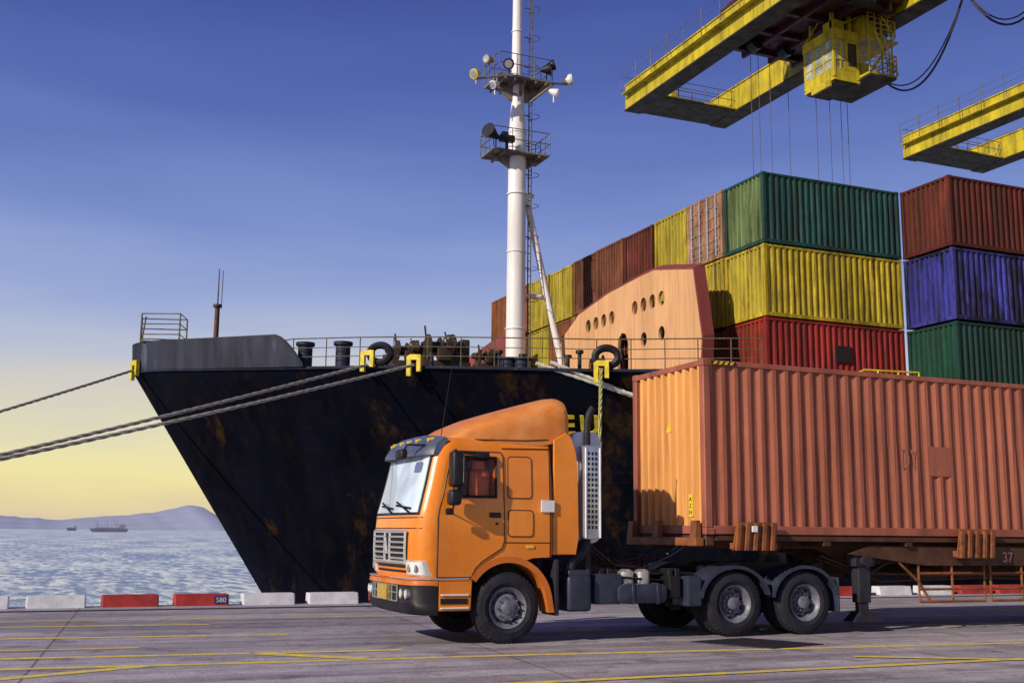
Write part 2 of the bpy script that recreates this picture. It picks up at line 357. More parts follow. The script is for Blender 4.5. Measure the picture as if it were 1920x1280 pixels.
# ------------------------------------------------------------------ containers
def corr(bm,u0,u1,z0,z1,place,period=.28,dep=.036,fr=(.26,.5,.76)):
    n=max(2,round((u1-u0)/period));pe=(u1-u0)/n;pts=[]
    for i in range(n):
        b_=u0+i*pe
        pts+=[(b_,0),(b_+pe*fr[0],0),(b_+pe*fr[1],dep),(b_+pe*fr[2],dep)]
    pts.append((u1,0))
    rows=[]
    zs_=[z0,z0+(z1-z0)*.3,z0+(z1-z0)*.6,z1]
    for q,z in enumerate(zs_):
        rows.append([bm.verts.new(place(u,d+(random.uniform(-.007,.007) if 0<q<3 else 0),z)) for u,d in pts])
    for A,Bv in zip(rows,rows[1:]):
        for i in range(len(pts)-1):bm.faces.new((A[i],A[i+1],Bv[i+1],Bv[i]))
def container(x0,y0,z0,Lc,W,H,mw,mf,label,group=None,door=False,mend=None,sidedep=.036):
    e=thing('shipping_container',label,'shipping container',group,(x0+Lc/2,y0+W/2,z0))
    x1=x0+Lc;y1=y0+W;z1=z0+H
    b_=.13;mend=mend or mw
    bm=NB();corr(bm,x0+.12,x1-.12,z0+b_,z1-.09,lambda u,d,z:(u,y0+.02+d,z),.26,sidedep);fin('side_wall',bm,mw,e)
    bm=NB();corr(bm,x0+.12,x1-.12,z0+b_,z1-.09,lambda u,d,z:(u,y1-.02-d,z));fin('side_wall',bm,mw,e)
    if door:
        cy=(y0+y1)/2
        for (da,db) in ((y0+.12,cy-.01),(cy+.01,y1-.12)):
            bm=NB();box(bm,x0+.03,x0+.09,da,db,z0+.14,z1-.1,.01,1)
            for q in range(5):
                zz=z0+.3+q*.45;box(bm,x0+.005,x0+.031,da+.08,db-.08,zz,zz+.09)
            dr=fin('door',bm,mw,e)
            for yy in (da+.26,db-.28):
                bm=NB();cyl(bm,(x0-.02,yy,z0+.12),(x0-.02,yy,z1-.08),.032,seg=8)
                for zz in (.5,1.2,2.0): box(bm,x0-.045,x0+.02,yy-.08,yy+.08,z0+zz,z0+zz+.07)
                fin('locking_bar',bm,M['silver'],dr)
    else:
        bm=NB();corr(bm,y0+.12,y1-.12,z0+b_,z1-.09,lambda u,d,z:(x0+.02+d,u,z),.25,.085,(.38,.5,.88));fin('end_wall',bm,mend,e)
    bm=NB();corr(bm,y0+.12,y1-.12,z0+b_,z1-.09,lambda u,d,z:(x1-.03-d,u,z),.26,.045);fin('end_wall',bm,mw,e)
    bm=NB();corr(bm,x0+.1,x1-.1,y0+.05,y1-.05,lambda u,d,y:(u,y,z1-.03-d*.5));fin('roof',bm,mw,e)
    bm=NB()
    for xa in (x0,x1-.14):
        for ya in (y0,y1-.14): box(bm,xa,xa+.14,ya,ya+.14,z0+.115,z1-.115,.015,1)
    for ya in (y0+.01,y1-.07):
        box(bm,x0+.141,x1-.141,ya,ya+.06,z1-.1,z1-.012,.008,1)
        box(bm,x0+.170,x1-.170,ya,ya+.06,z0+.01,z0+.15,.008,1)
    for xa in (x0+.01,x1-.09):
        box(bm,xa,xa+.08,y0+.155,y1-.155,z1-.11,z1-.012,.008,1)
        box(bm,xa,xa+.08,y0+.155,y1-.155,z0+.01,z0+.15,.008,1)
    box(bm,x0+.1,x1-.1,y0+.08,y1-.08,z0+.03,z0+.06)
    for xa in (x0-.004,x1-.174):
        for ya in (y0-.004,y1-.158):
            for za in (z0,z1-.118): box(bm,xa,xa+.178,ya,ya+.162,za,za+.118,.012,1)
    fin('frame',bm,mf,e)
    return e
G='containers stacked on the ship'
YR=[32.4+2.62*i for i in range(10)]
TZ=[12.03,9.32,6.61]
names={'green':'dark teal green','green2':'dark green','yellowc':'yellow','redc':'bright red','darkred':'dark red','brownc':'brown','orangec':'orange','bluec':'blue','rustdoor':'rusty pale'}
top=['green','rustdoor','yellowc','darkred','brownc','brownc','yellowc','yellowc','orangec','orangec']
mid=['yellowc','yellowc','yellowc','orangec','orangec','yellowc','orangec','yellowc','orangec','redc']
low=['redc','orangec','brownc','brownc','yellowc','redc','orangec','brownc','yellowc','redc']
for t,row in enumerate((top,mid,low)):
    for i,c in enumerate(row):
        dz=(-.03,0,.02)[(i*7+t)%3];door=(c=='rustdoor')
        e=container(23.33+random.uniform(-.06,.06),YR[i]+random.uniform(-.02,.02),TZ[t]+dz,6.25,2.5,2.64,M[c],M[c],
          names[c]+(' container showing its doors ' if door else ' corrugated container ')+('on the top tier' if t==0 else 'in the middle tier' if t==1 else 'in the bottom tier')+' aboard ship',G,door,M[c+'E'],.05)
        if t==2 and i==0:
            bm=NB();box(bm,26.35,27.05,32.36,32.40,7.85,8.45);fin('marking_panel',bm,M['dark'],e)
for t,c in enumerate(['darkred','bluec','green2','green2']):
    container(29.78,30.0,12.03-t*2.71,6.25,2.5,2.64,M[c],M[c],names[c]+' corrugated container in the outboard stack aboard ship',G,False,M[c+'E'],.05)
for t,c in enumerate(['darkred','bluec','green2']):
    container(36.3,30.0,12.03-t*2.71,6.25,2.5,2.64,M[c],M[c],names[c]+' corrugated container in the second outboard stack aboard ship',G)
# ------------------------------------------------------------------ ship
ship=thing('cargo_ship',"black hulled cargo ship with white mast moored at the quay",'ship',None,(20,45,0))
GP=[(0,0),(.12,.45),(.4,1.0),(1.0,1.75),(2.5,3.2),(5.1,5.85),(7.1,7.85),(9,9.4),(12,11.5),(14.5,13.2),(17,14.6),(21,15.9),(27,16.7),(40,17),(200,17)]
def Gf(u):
    for a,b_ in zip(GP,GP[1:]):
        if u<=b_[0]:
            return a[1]+(b_[1]-a[1])*(u-a[0])/(b_[0]-a[0])
    return 17
def xs(z): return 8.41-.638*(z+.74)
def kz(z): return .5+.5*max(0,min(1,(z+3)/10.5))**1.4
def hb(u,z): return Gf(u*kz(z))
def zd(u):
    if u<18.2: return 7.6-.6*min(1,u/14)
    if u<19.6: return 7.0-1.5*(u-18.2)/1.4
    return 5.5
us=[0,.05,.12,.25,.4,.7,1,1.5,2.5,3.8,5.1,6.1,7.1,8,9,10.5,12,13.2,14.5,15.7,17,18.2,18.9,19.6,21,24,27,33,40,60,90]
NJ=14
def hv(u,j,side):
    z=-3.2+(zd(u)+3.2)*j/NJ
    return (xs(z)+u,45+side*hb(u,z),z)
bm=NB()
grid={}
for s in (-1,1):
    for i,u in enumerate(us):
        for j in range(NJ+1):
            if i==0 and s==1: grid[s,i,j]=grid[-1,i,j]
            else: grid[s,i,j]=bm.verts.new(hv(u,j,s))
    for i in range(len(us)-1):
        for j in range(NJ):
            bm.faces.new((grid[s,i,j],grid[s,i+1,j],grid[s,i+1,j+1],grid[s,i,j+1]))
for i in range(len(us)-1):
    a=[grid[-1,i,NJ],grid[-1,i+1,NJ],grid[1,i+1,NJ],grid[1,i,NJ]]
    if i==0:a=a[:3]
    bm.faces.new(a)
hull=fin('hull',bm,M['hull'],ship,True)
for s in (-1,1):
    bm=NB();sweep(bm,[Vector((xs(zd(u)-.06)+u,45+s*(hb(u,zd(u))+.02),zd(u)-.05)) for u in us if u<18.2],.055,6)
    fin('sheer_strake',bm,M['bulw'],ship,True)
for zz in (5.3,3.4,1.5):
    bm=NB();sweep(bm,[Vector((xs(zz)+u,45-(hb(u,zz)-.004),zz)) for u in us if u<60],.018,5);fin('plate_seam',bm,M['hull'],hull)
def bul(u):
    if u<4.45: return 8.62-.02*u
    t=min(1,(u-4.45)/.85); return (8.53)*(1-t**1.5)+(zd(5.3)+.03)*t**1.5
for s in (-1,1):
    bm=NB()
    ub=[0,.05,.12,.25,.4,.7,1,1.5,2,2.5,3.2,3.8,4.45,4.6,4.75,4.9,5.05,5.2,5.3]
    rows=[]
    for u in ub:
        zb=zd(u)-.02;zt=bul(u);x=xs(zd(0))+u;h=hb(u,zd(u))
        rows.append([bm.verts.new((x-.0,45+s*(h+.03),zb)),bm.verts.new((x-.06,45+s*(h+.06),zt)),bm.verts.new((x+.06,45+s*max(0,h-.05),zt)),bm.verts.new((x+.1,45+s*max(0,h-.07),zb))])
    for a,b_ in zip(rows,rows[1:]):
        for k in range(3): bm.faces.new((a[k],b_[k],b_[k+1],a[k+1]))
    bw=fin('bulwark',bm,M['bulw'],ship,True)
    bm=NB();sweep(bm,[(xs(zd(0))+u-.02,45+s*(hb(u,zd(u))+.03),bul(u)+.01) for u in ub],.04,8);fin('bulwark_cap',bm,M['black'],bw,True)
def de(u,ins=.0,s=-1): return Vector((xs(zd(u))+u,45+s*(hb(u,zd(u))-ins),zd(u)))
for s in (-1,1):
    bm=NB();ru=[4.9+.95*i for i in range(15)]
    for i,u in enumerate(ru):
        b0=de(u,.12,s);b0.z=zd(u)
        cyl(bm,b0,b0+Vector((0,0,1.02)),.02,seg=6)
    for h,r_ in ((1.02,.022),(.68,.015),(.36,.015)):
        sweep(bm,[de(u,.12,s)+Vector((0,0,h)) for u in ru],r_,6)
    b0=de(4.5,.12,s);sweep(bm,[b0+Vector((0,0,.95)),de(4.9,.12,s)+Vector((0,0,1.02))],.022,6)
    fin('railing',bm,M['rail'],ship)
bm=NB()
for z in (7.05,6.75): sweep(bm,[(24.6,29.2,z-.12),(24.9,29.2,z),(27.0,29.0,z+.02),(27.1,29.0,5.5)] if z>7 else [(24.6,29.2,z),(27.05,29.0,z)],.035,8)
for x in (24.6,25.4,26.2): cyl(bm,(x,29.2-.08*(x-24.6),5.5),(x,29.2-.08*(x-24.6),7.05 if x>24.7 else 6.94),.03,seg=6)
fin('side_railing',bm,M['yellowp'],ship)
bm=NB()
P_=[(3.35,45.3),(3.25,44.2),(4.6,43.6),(5.0,44.8)]
for x,y in P_: cyl(bm,(x,y,8.6),(x,y,9.75),.03,seg=6)
for z in (9.75,9.35,8.95): sweep(bm,[(x,y,z) for x,y in P_]+[(P_[0][0],P_[0][1],z)],.024,6)
cyl(bm,(3.3,44.6,8.5),(3.45,44.8,9.75),.03,seg=6)
box(bm,3.3,4.9,43.9,45.2,8.62,8.68)
fin('bow_pulpit',bm,M['rail'],ship)
bm=NB();cyl(bm,(6.15,45,7.4),(6.15,45,10.4),.11,.10,10);cyl(bm,(6.15,45,10.4),(6.15,45,11.95),.03,.02,8);cyl(bm,(6.3,45,10.35),(6.3,45,11.9),.015,seg=6);cyl(bm,(6.15,45,10.4),(6.15,45,10.5),.18,seg=10)
fin('jack_staff',bm,M['railrust'],ship,True)
for u,ins,h in ((5.35,.7,.95),(6.45,.75,.95),(11.2,.8,.42),(11.6,.8,.42)):
    b0=de(u,ins);bm=NB();cyl(bm,b0,b0+Vector((0,0,h*.88)),.26,seg=18);cyl(bm,b0+Vector((0,0,h*.88)),b0+Vector((0,0,h)),.34,seg=18);fin('bitt',bm,M['bulw'],ship,True)
for u in (7.35,13.7):
    b0=de(u,.05)+Vector((0,0,.42));tx=(de(u+.4)-de(u-.4)).normalized();up=Vector((0,0,1));bm=NB()
    nseg=28;rings=[];nrm=tx.cross(up)
    for k in range(nseg):
        t=2*math.pi*k/nseg;c=b0+tx*math.cos(t)*.38+up*math.sin(t)*.30;rd=(tx*math.cos(t)+up*math.sin(t))
        rings.append([bm.verts.new(c+rd*math.cos(q*math.pi/4)*.13+nrm*math.sin(q*math.pi/4)*.17) for q in range(8)])
    for k in range(nseg):
        for q in range(8):
            bm.faces.new((rings[k][q],rings[(k+1)%nseg][q],rings[(k+1)%nseg][(q+1)%8],rings[k][(q+1)%8]))
    fin('mooring_chock',bm,M['black'],ship,True)
def guide(u,drop=.0,nm='rope_guide'):
    c=de(u,-.08);tx=(de(u+.4)-de(u-.4)).normalized();n=Vector((tx.y,-tx.x,0))
    if n.y>0:n=-n
    bm=NB()
    pts=[(-.24,-.38),(-.24,.28),(-.12,.36),(.26,.36),(.26,-.22),(.12,-.22),(.12,.18),(-.09,.18),(-.09,-.38)]
    A=[bm.verts.new(c+tx*a+Vector((0,0,b_-drop))+n*.02) for a,b_ in pts];Bv=[bm.verts.new(c+tx*a+Vector((0,0,b_-drop))+n*.16) for a,b_ in pts]
    bm.faces.new(A[::-1]);bm.faces.new(Bv)
    for i in range(len(pts)):
        j=(i+1)%len(pts);bm.faces.new((A[i],A[j],Bv[j],Bv[i]))
    fin(nm,bm,M['yellowp'],ship)
    return c+n*.1
g1=guide(7.0,-.15);g2=guide(8.3,.0);g3=guide(13.5,.1)
g0=guide(.12)
for (x,y,z,s) in ((12.2,39.0,8.0,.62),(13.2,38.2,8.0,.80),(14.7,37.4,7.8,.42)):
    bm=NB();box(bm,x-1.0*s,x+1.3*s,y-.6*s,y+.6*s,7.3,z-.35*s,.02)
    cyl(bm,(x-.55*s,y,z+.3*s),(x+.6*s,y,z+.3*s),.30*s,seg=18)
    for q,rr in ((-.6,.62),(-.05,.5),(.55,.7)):
        cyl(bm,(x+q*s,y,z+.3*s),(x+q*s+.05*s,y,z+.3*s),rr*s,seg=22)
    for q in (-.85,.85): prism(bm,[(y-.45*s,z-.36*s),(y+.45*s,z-.36*s),(y+.15*s,z+.55*s),(y-.15*s,z+.55*s)],'x',x+q*s,x+q*s+.08*s)
    box(bm,x+.95*s,x+1.35*s,y-.35*s,y+.35*s,z-.36*s,z+.75*s,.05)
    box(bm,x-.3*s,x+.35*s,y-.75*s,y-.45*s,z-.36*s,z+.25*s,.03)
    cyl(bm,(x-1.05*s,y,z+.3*s),(x+.96*s,y,z+.3*s),.09*s,seg=10)
    cyl(bm,(x-1.3*s,y,z+.3*s),(x-1.05*s,y,z+.3*s),.2*s,.3*s,14)
    cyl(bm,(x+.2*s,y-.75*s,z+.1*s),(x+.2*s,y-.1*s,z+1.05*s),.04*s,seg=6);cyl(bm,(x-.7*s,y-.5*s,z-.3*s),(x-.9*s,y-.5*s,z+1.2*s),.035,seg=6)
    for k in range(8):
        t=k*math.pi/4;cyl(bm,(x+.2*s,y-.78*s,z+.5*s),(x+.2*s+.3*s*math.cos(t),y-.78*s,z+.5*s+.3*s*math.sin(t)),.02,seg=4)
    sweep(bm,[(x+.2*s+.3*s*math.cos(t*math.pi/8),y-.78*s,z+.5*s+.3*s*math.sin(t*math.pi/8)) for t in range(17)],.03,5)
    fin('winch',bm,M['deckgear'],ship,True)
for (x,y,h) in ((12.6,37.3,.55),(15.5,35.9,.5),(11.2,38.2,.5),(16.6,34.5,.35),(14.9,36.6,.7),(17.2,34.8,.6)):
    bm=NB();cyl(bm,(x,y,7),(x,y,7.25+h),.07,seg=10);cyl(bm,(x,y,7.25+h),(x,y,7.36+h),.14,seg=10);fin('deck_vent',bm,M['black'],ship,True)
# breakwater
BX=21.5
pts=[(33.75,7.0),(33.60,8.6),(34.12,11.18),(37.0,11.76),(38.0,11.74),(40.8,11.57),(43.6,11.15),(45.3,10.35),(45.9,9.2),(46.0,7.0)]
bm=NB();prism(bm,pts,'x',BX,BX+.12);wall=fin('breakwater',bm,M['brk'],ship)
cb=NB()
def hole(y,z,ry=.24,rz=.29):
    prism(cb,[(y+ry*math.cos(k*math.pi/8),z+rz*math.sin(k*math.pi/8)) for k in range(16)],'x',BX-.3,BX+.5)
for i in range(4): hole(38.54-i*.70,10.53)
for i in range(4): hole(42.65-i*.72,10.47)
hole(37.84,9.15);hole(36.47,9.17)
prism(cb,[(39.1,7.1),(39.1,9.2),(39.3,9.6),(39.6,9.7),(39.9,9.5),(40.0,9.1),(40.0,7.1)],'x',BX-.3,BX+.5)
for yy in (42.4,41.3): hole(yy,8.5,.25,.55)
def tocut(cb):
    me=bpy.data.meshes.new('c');bmesh.ops.recalc_face_normals(cb,faces=cb.faces[:]);cb.to_mesh(me);cb.free();c=bpy.data.objects.new('c',me);COL.objects.link(c);return c
def boolean(o,cutter):
    md=o.modifiers.new('b','BOOLEAN');md.operation='DIFFERENCE';md.solver='EXACT';md.object=cutter
    bpy.context.view_layer.update();dg=bpy.context.evaluated_depsgraph_get()
    nm=bpy.data.meshes.new_from_object(o.evaluated_get(dg));o.modifiers.clear();o.data=nm
    bpy.data.objects.remove(cutter)
boolean(wall,tocut(cb))
bm=NB();q=pts[2:]
for a,b_ in zip(q,q[1:]):
    vs=[(BX-.02,a[0],a[1]),(BX-.02,b_[0],b_[1]),(BX+.45,b_[0]+.02,b_[1]+.19),(BX+.45,a[0],a[1]+.19)]
    lo=[bm.verts.new(v) for v in vs];hi=[bm.verts.new((v[0],v[1],v[2]+.06)) for v in vs]
    bm.faces.new(lo[::-1]);bm.faces.new(hi)
    for i in range(4):
        j=(i+1)%4;bm.faces.new((lo[i],lo[j],hi[j],hi[i]))
E4=[(33.73,7.0),(33.58,8.6),(34.10,11.2)]
for a,b_ in zip(E4,E4[1:]):
    vs=[(BX-.06,a[0],a[1]),(BX-.06,b_[0],b_[1]),(BX+.42,b_[0],b_[1]+.12),(BX+.42,a[0],a[1]+.05)]
    lo=[bm.verts.new(v) for v in vs];hi=[bm.verts.new((v[0],v[1]-.08,v[2])) for v in vs]
    bm.faces.new(lo);bm.faces.new(hi[::-1])
    for i in range(4):
        j=(i+1)%4;bm.faces.new((lo[i],lo[j],hi[j],hi[i]))
for yy in (36,39.05,42,45): prism(bm,[(BX+.13,7.0),(BX+.13,9.0 if yy>44 else 11.0),(BX+1.5,7.0)],'y',yy,yy+.06)
fin('breakwater_frame',bm,M['brkred'],ship)
bm=NB();prism(bm,[(51.5,7.0),(51.5,11.75),(53.5,11.6),(57.5,11.1),(58.2,7.0)],'x',BX,BX+.12);fin('breakwater_wing',bm,M['brkred'],ship)
bm=NB();box(bm,22.9,88,30.2,59,5.0,6.58);box(bm,29.7,43,29.9,32.3,3.0,3.85);fin('hatch_coaming',bm,M['brkred'],ship)
# mast
mx,my=19.08,45
bm=NB();cyl(bm,(mx,my,6.9),(mx,my,18.3),.44,.40,28);cyl(bm,(mx,my,18.3),(mx,my,19.6),.40,.40,28);cyl(bm,(mx,my,19.6),(mx,my,21.0),.40,.29,28);cyl(bm,(mx,my,21.0),(mx,my,22.2),.29,.27,28);cyl(bm,(mx-.05,my,22.2),(mx-.05,my,28.5),.25,.2,24)
for z,r_ in ((10.5,.47),(14,.45),(16.7,.46),(19.6,.43),(24.5,.27)): cyl(bm,(mx-(.05 if z>22 else 0),my,z),(mx-(.05 if z>22 else 0),my,z+.06),r_,seg=28)
mast=fin('mast',bm,M['mast'],ship,True)
bm=NB()
sweep(bm,[(19.5,my,16.75),(21.3,my,9.3),(21.6,my,7.0)],.15,12);cyl(bm,(19.3,my,12.1),(20.75,my,12.1),.11,seg=10)
cyl(bm,(19.3,my,16.7),(19.9,my,16.75),.1)
fin('mast_brace',bm,M['mast'],mast,True)
for z0,z1 in ((7.0,18.3),(18.5,21.8),(22.3,28.3)):
    bm=NB()
    for q in (-.16,.16): cyl(bm,(mx+.55,my-.2+q,z0),(mx+.55,my-.2+q,z1),.028,seg=6)
    k=z0
    while k<z1: cyl(bm,(mx+.55,my-.36,k),(mx+.55,my-.04,k),.02,seg=5);k+=.35
    k=z0+.5
    while k<z1:
        cyl(bm,(mx+.2,my-.2,k),(mx+.55,my-.2,k),.03,seg=5)
        pa=[(mx+.55+.42*math.sin(math.pi*a/6),my-.2+.38*math.cos(math.pi*a/6),k) for a in range(7)]
        sweep(bm,pa,.016,5);k+=1.45
    fin('ladder',bm,M['rail'],mast)
def prail(c4,z,par):
    bm=NB()
    for i in range(4):
        a=Vector((*c4[i],z));b2=Vector((*c4[(i+1)%4],z))
        for t in (0,.33,.66): q=a.lerp(b2,t);cyl(bm,q,q+Vector((0,0,1.0)),.022,seg=5)
        for h in (.5,1.0): cyl(bm,a+Vector((0,0,h)),b2+Vector((0,0,h)),.022,seg=5)
    fin('platform_railing',bm,M['rail'],par)
z=18.45;xa,xb,ya,yb=17.6,20.35,44.2,45.8
bm=NB();box(bm,xa,xb,ya,yb,z,z+.07)
for (x,q) in ((xa+.1,-.3),(xb-.1,.3)): prism(bm,[(x,z+.01),(mx+q,z+.01),(mx+q,z-.6)],'y',my-.05,my+.05)
for x in (18.1,19.8): box(bm,x,x+.08,ya,yb,z-.12,z+.01)
pf=fin('platform',bm,M['platf'],mast);prail([(xa,ya),(xb,ya),(xb,yb),(xa,yb)],z+.07,pf)
bm=NB();z=21.9
prism(bm,[(mx-1.2,z+.02),(mx+1.2,z+.02),(mx+.5,z-.75),(mx-.5,z-.75)],'y',my-.06,my+.06);prism(bm,[(my-.9,z+.02),(my+.9,z+.02),(my+.3,z-.6),(my-.3,z-.6)],'x',mx-.05,mx+.05)
box(bm,mx-1.3,mx+1.3,my-.95,my+.95,z,z+.1)
for q in (-1.0,-.5,.5,1.0): box(bm,mx+q-.04,mx+q+.04,my-.95,my+.95,z-.14,z+.01)
cyl(bm,(mx+1.0,my-.9,z-.02),(mx+2.1,my-.9,22.0),.045);cyl(bm,(mx-1.0,my-.9,z),(mx-2.4,my-.9,21.5),.05);cyl(bm,(mx+.3,my-.7,20.9),(mx+1.4,my-.9,21.9),.06);cyl(bm,(mx-.2,my-.4,21.3),(mx-1.4,my-.9,21.2),.045);cyl(bm,(mx-1.4,my-.9,21.2),(mx-1.4,my-.9,21.9),.04)
pf=fin('platform',bm,M['platf'],mast)
prail([(mx-1.3,my-.95),(mx+1.3,my-.95),(mx+1.3,my+.95),(mx-1.3,my+.95)],z+.1,pf)
def flood(x,y,z,dx,dz,r_=.22,mt='black'):
    d=Vector((dx,-.5,dz)).normalized();c=Vector((x,y,z));bm=NB()
    cyl(bm,c-d*.28,c+d*.1,.08,r_,14);cyl(bm,c+d*.1,c+d*.2,r_*1.05,r_*1.05,16);cyl(bm,c+Vector((0,0,-.5)),c,.03,seg=6)
    o=fin('floodlight',bm,M[mt],mast,True)
    bm=NB();cyl(bm,c+d*.19,c+d*.215,r_*.75,seg=16);fin('lamp_glass',bm,M['silver'],o)
flood(mx-.9,my-1.1,22.4,-.3,-.3,.24);flood(mx+.95,my-1.1,22.45,.9,.1,.26);flood(mx+1.2,my-1,22.7,.9,.3,.24);flood(mx-2.4,my-.9,21.75,-.9,-.5,.22,'yellowp');flood(mx-1.8,my-.9,22.5,-.9,-.1,.2,'platf');flood(mx+2.1,my-.9,22.2,1.2,.2,.26,'mast');flood(mx+1.4,my-.9,21.5,.9,-.4,.2,'mast');flood(mx-1.5,my-.9,21.4,-.9,-.5,.18,'mast')
bm=NB();cyl(bm,(17.2,43.9,19.15),(17.85,44.3,19.0),.34,.08,16);cyl(bm,(17.75,44.3,18.5),(17.75,44.3,19.03),.03,seg=6);fin('horn',bm,M['bulw'],mast,True)
bm=NB();box(bm,17.9,18.6,44.1,44.4,18.85,19.15,.03);box(bm,18.0,18.3,44.15,44.35,19.13,19.3,.03);box(bm,18.2,18.3,44.2,44.3,18.5,18.88);fin('searchlight',bm,M['black'],mast)
for ch,u_x in (('E',16.76),('U',17.38)):
    z=5.0;u=u_x-xs(z+.4);y=45-hb(u,z+.4)
    y2=45-hb(u+.5,z+.4);ang=math.atan2(y2-y,.5);slope=(hb(u_x-xs(z+.8),z+.8)-hb(u_x-xs(z),z))/.8
    rot=Matrix.Rotation(ang,3,'Z')@Matrix.Rotation(math.atan(slope),3,'X')@ROT_MY
    yb=45-hb(u_x-xs(z),z)-.10
    text('hull_letter',ch,1.15,(u_x,yb,z),rot,M['yellowp'],hull,.02,sx=.85,off=.02)
# ------------------------------------------------------------------ bollards + ropes
def bollard(x,y):
    e=thing('quay_bollard',"heavy black cast mooring bollard on the quay edge",'bollard','quay bollards',(x,y,0));bm=NB()
    cyl(bm,(x,y,0),(x,y,.08),.35,seg=20);cyl(bm,(x,y,.08),(x,y,.45),.2,.2,20);cyl(bm,(x,y,.45),(x,y,.6),.2,.33,20);cyl(bm,(x,y,.6),(x,y,.68),.33,.25,20);fin('bollard_body',bm,M['black'],e,True)
bollard(-10.5,25.45);bollard(35,25.45)
def rope(pts,r_,mt,label,sag=.1):
    a=Vector(pts[0]);b_=Vector(pts[-1])
    Ln=(b_-a).length if len(pts)==2 else sum((Vector(q)-Vector(p_)).length for p_,q in zip(pts,pts[1:]))
    n=int(Ln/.09)
    def at(t):
        if len(pts)==2: q=a.lerp(b_,t)
        else:
            s=t*(len(pts)-1);i=min(int(s),len(pts)-2);q=Vector(pts[i]).lerp(Vector(pts[i+1]),s-i)
        q.z-=sag*4*t*(1-t);return q
    d=(b_-a).normalized();o1=d.orthogonal().normalized();o2=d.cross(o1);bm=NB()
    for k in range(3):
        sweep(bm,[at(i/n)+(o1*math.cos(i*.5+k*2.094)+o2*math.sin(i*.5+k*2.094))*r_*.55 for i in range(n+1)],r_*.52,5)
    o=fin('mooring_rope',bm,M[mt],None,True);o["label"]=label;o["category"]='rope';o["group"]='mooring lines of the ship'
rope([g0,(-10.5,25.5,.45)],.05,'rope',"pale twisted mooring rope from the bow tip to a bollard",.12)
rope([g1,(-10.45,25.5,.38)],.055,'rope',"pale twisted mooring rope from bow chock to quay bollard",.15)
rope([g2,(-10.4,25.45,.5)],.055,'rope',"pale twisted mooring rope from second chock to quay bollard",.15)
rope([de(11.7,-.05)+Vector((0,0,.15)),(35,25.5,.4)],.06,'ropew',"white mooring rope slanting down to the quay",.1)
rope([de(12.1,-.05)+Vector((0,0,.2)),(35,25.4,.5)],.06,'ropew',"white mooring rope sagging down to the quay",.45)
rope([g3,g3+Vector((-.05,-.02,-1.5)),g3+Vector((-.12,0,-5.5))],.065,'ropey',"yellowish rope hanging slack from a chock down the hull",0)
# ------------------------------------------------------------------ trailer container
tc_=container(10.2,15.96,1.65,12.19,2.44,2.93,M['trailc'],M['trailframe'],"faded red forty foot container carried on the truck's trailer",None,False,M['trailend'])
tri=mat('sticker_yellow',(.8,.6,.03),.5)
bm=NB();box(bm,10.19,10.24,16.34,16.46,1.95,2.32);lb=fin('warning_label',bm,tri,tc_)
ROT_MX=Matrix(((0,0,-1),(-1,0,0),(0,1,0)))
text('label_letters','A\nZ\nH',.11,(10.185,16.40,2.2),ROT_MX,M['black'],lb,.002)
bm=NB();prism(bm,[(17.05,3.42),(17.19,3.42),(17.12,3.58)],'x',10.205,10.24);fin('warning_triangle',bm,tri,tc_)
bm=NB();box(bm,10.40,10.86,15.955,15.966,4.49,4.555,mi=1)
for k in range(4): prism(bm,[(10.40+k*.11,4.495),(10.46+k*.11,4.495),(10.50+k*.11,4.55),(10.44+k*.11,4.55)],'y',15.950,15.958)
fin('hazard_marking',bm,[tri,M['black']],tc_)
text('scratched_letters','DY',.54,(14.55,15.977,2.85),ROT_MY,mat('scratch_white',(.44,.20,.16),.7),tc_,.0015,sx=.55,off=-.008)
bm=NB();box(bm,14.98,15.55,15.976,15.99,2.74,3.28,.004,1);fin('patch_panel',bm,M['trailc'],tc_)
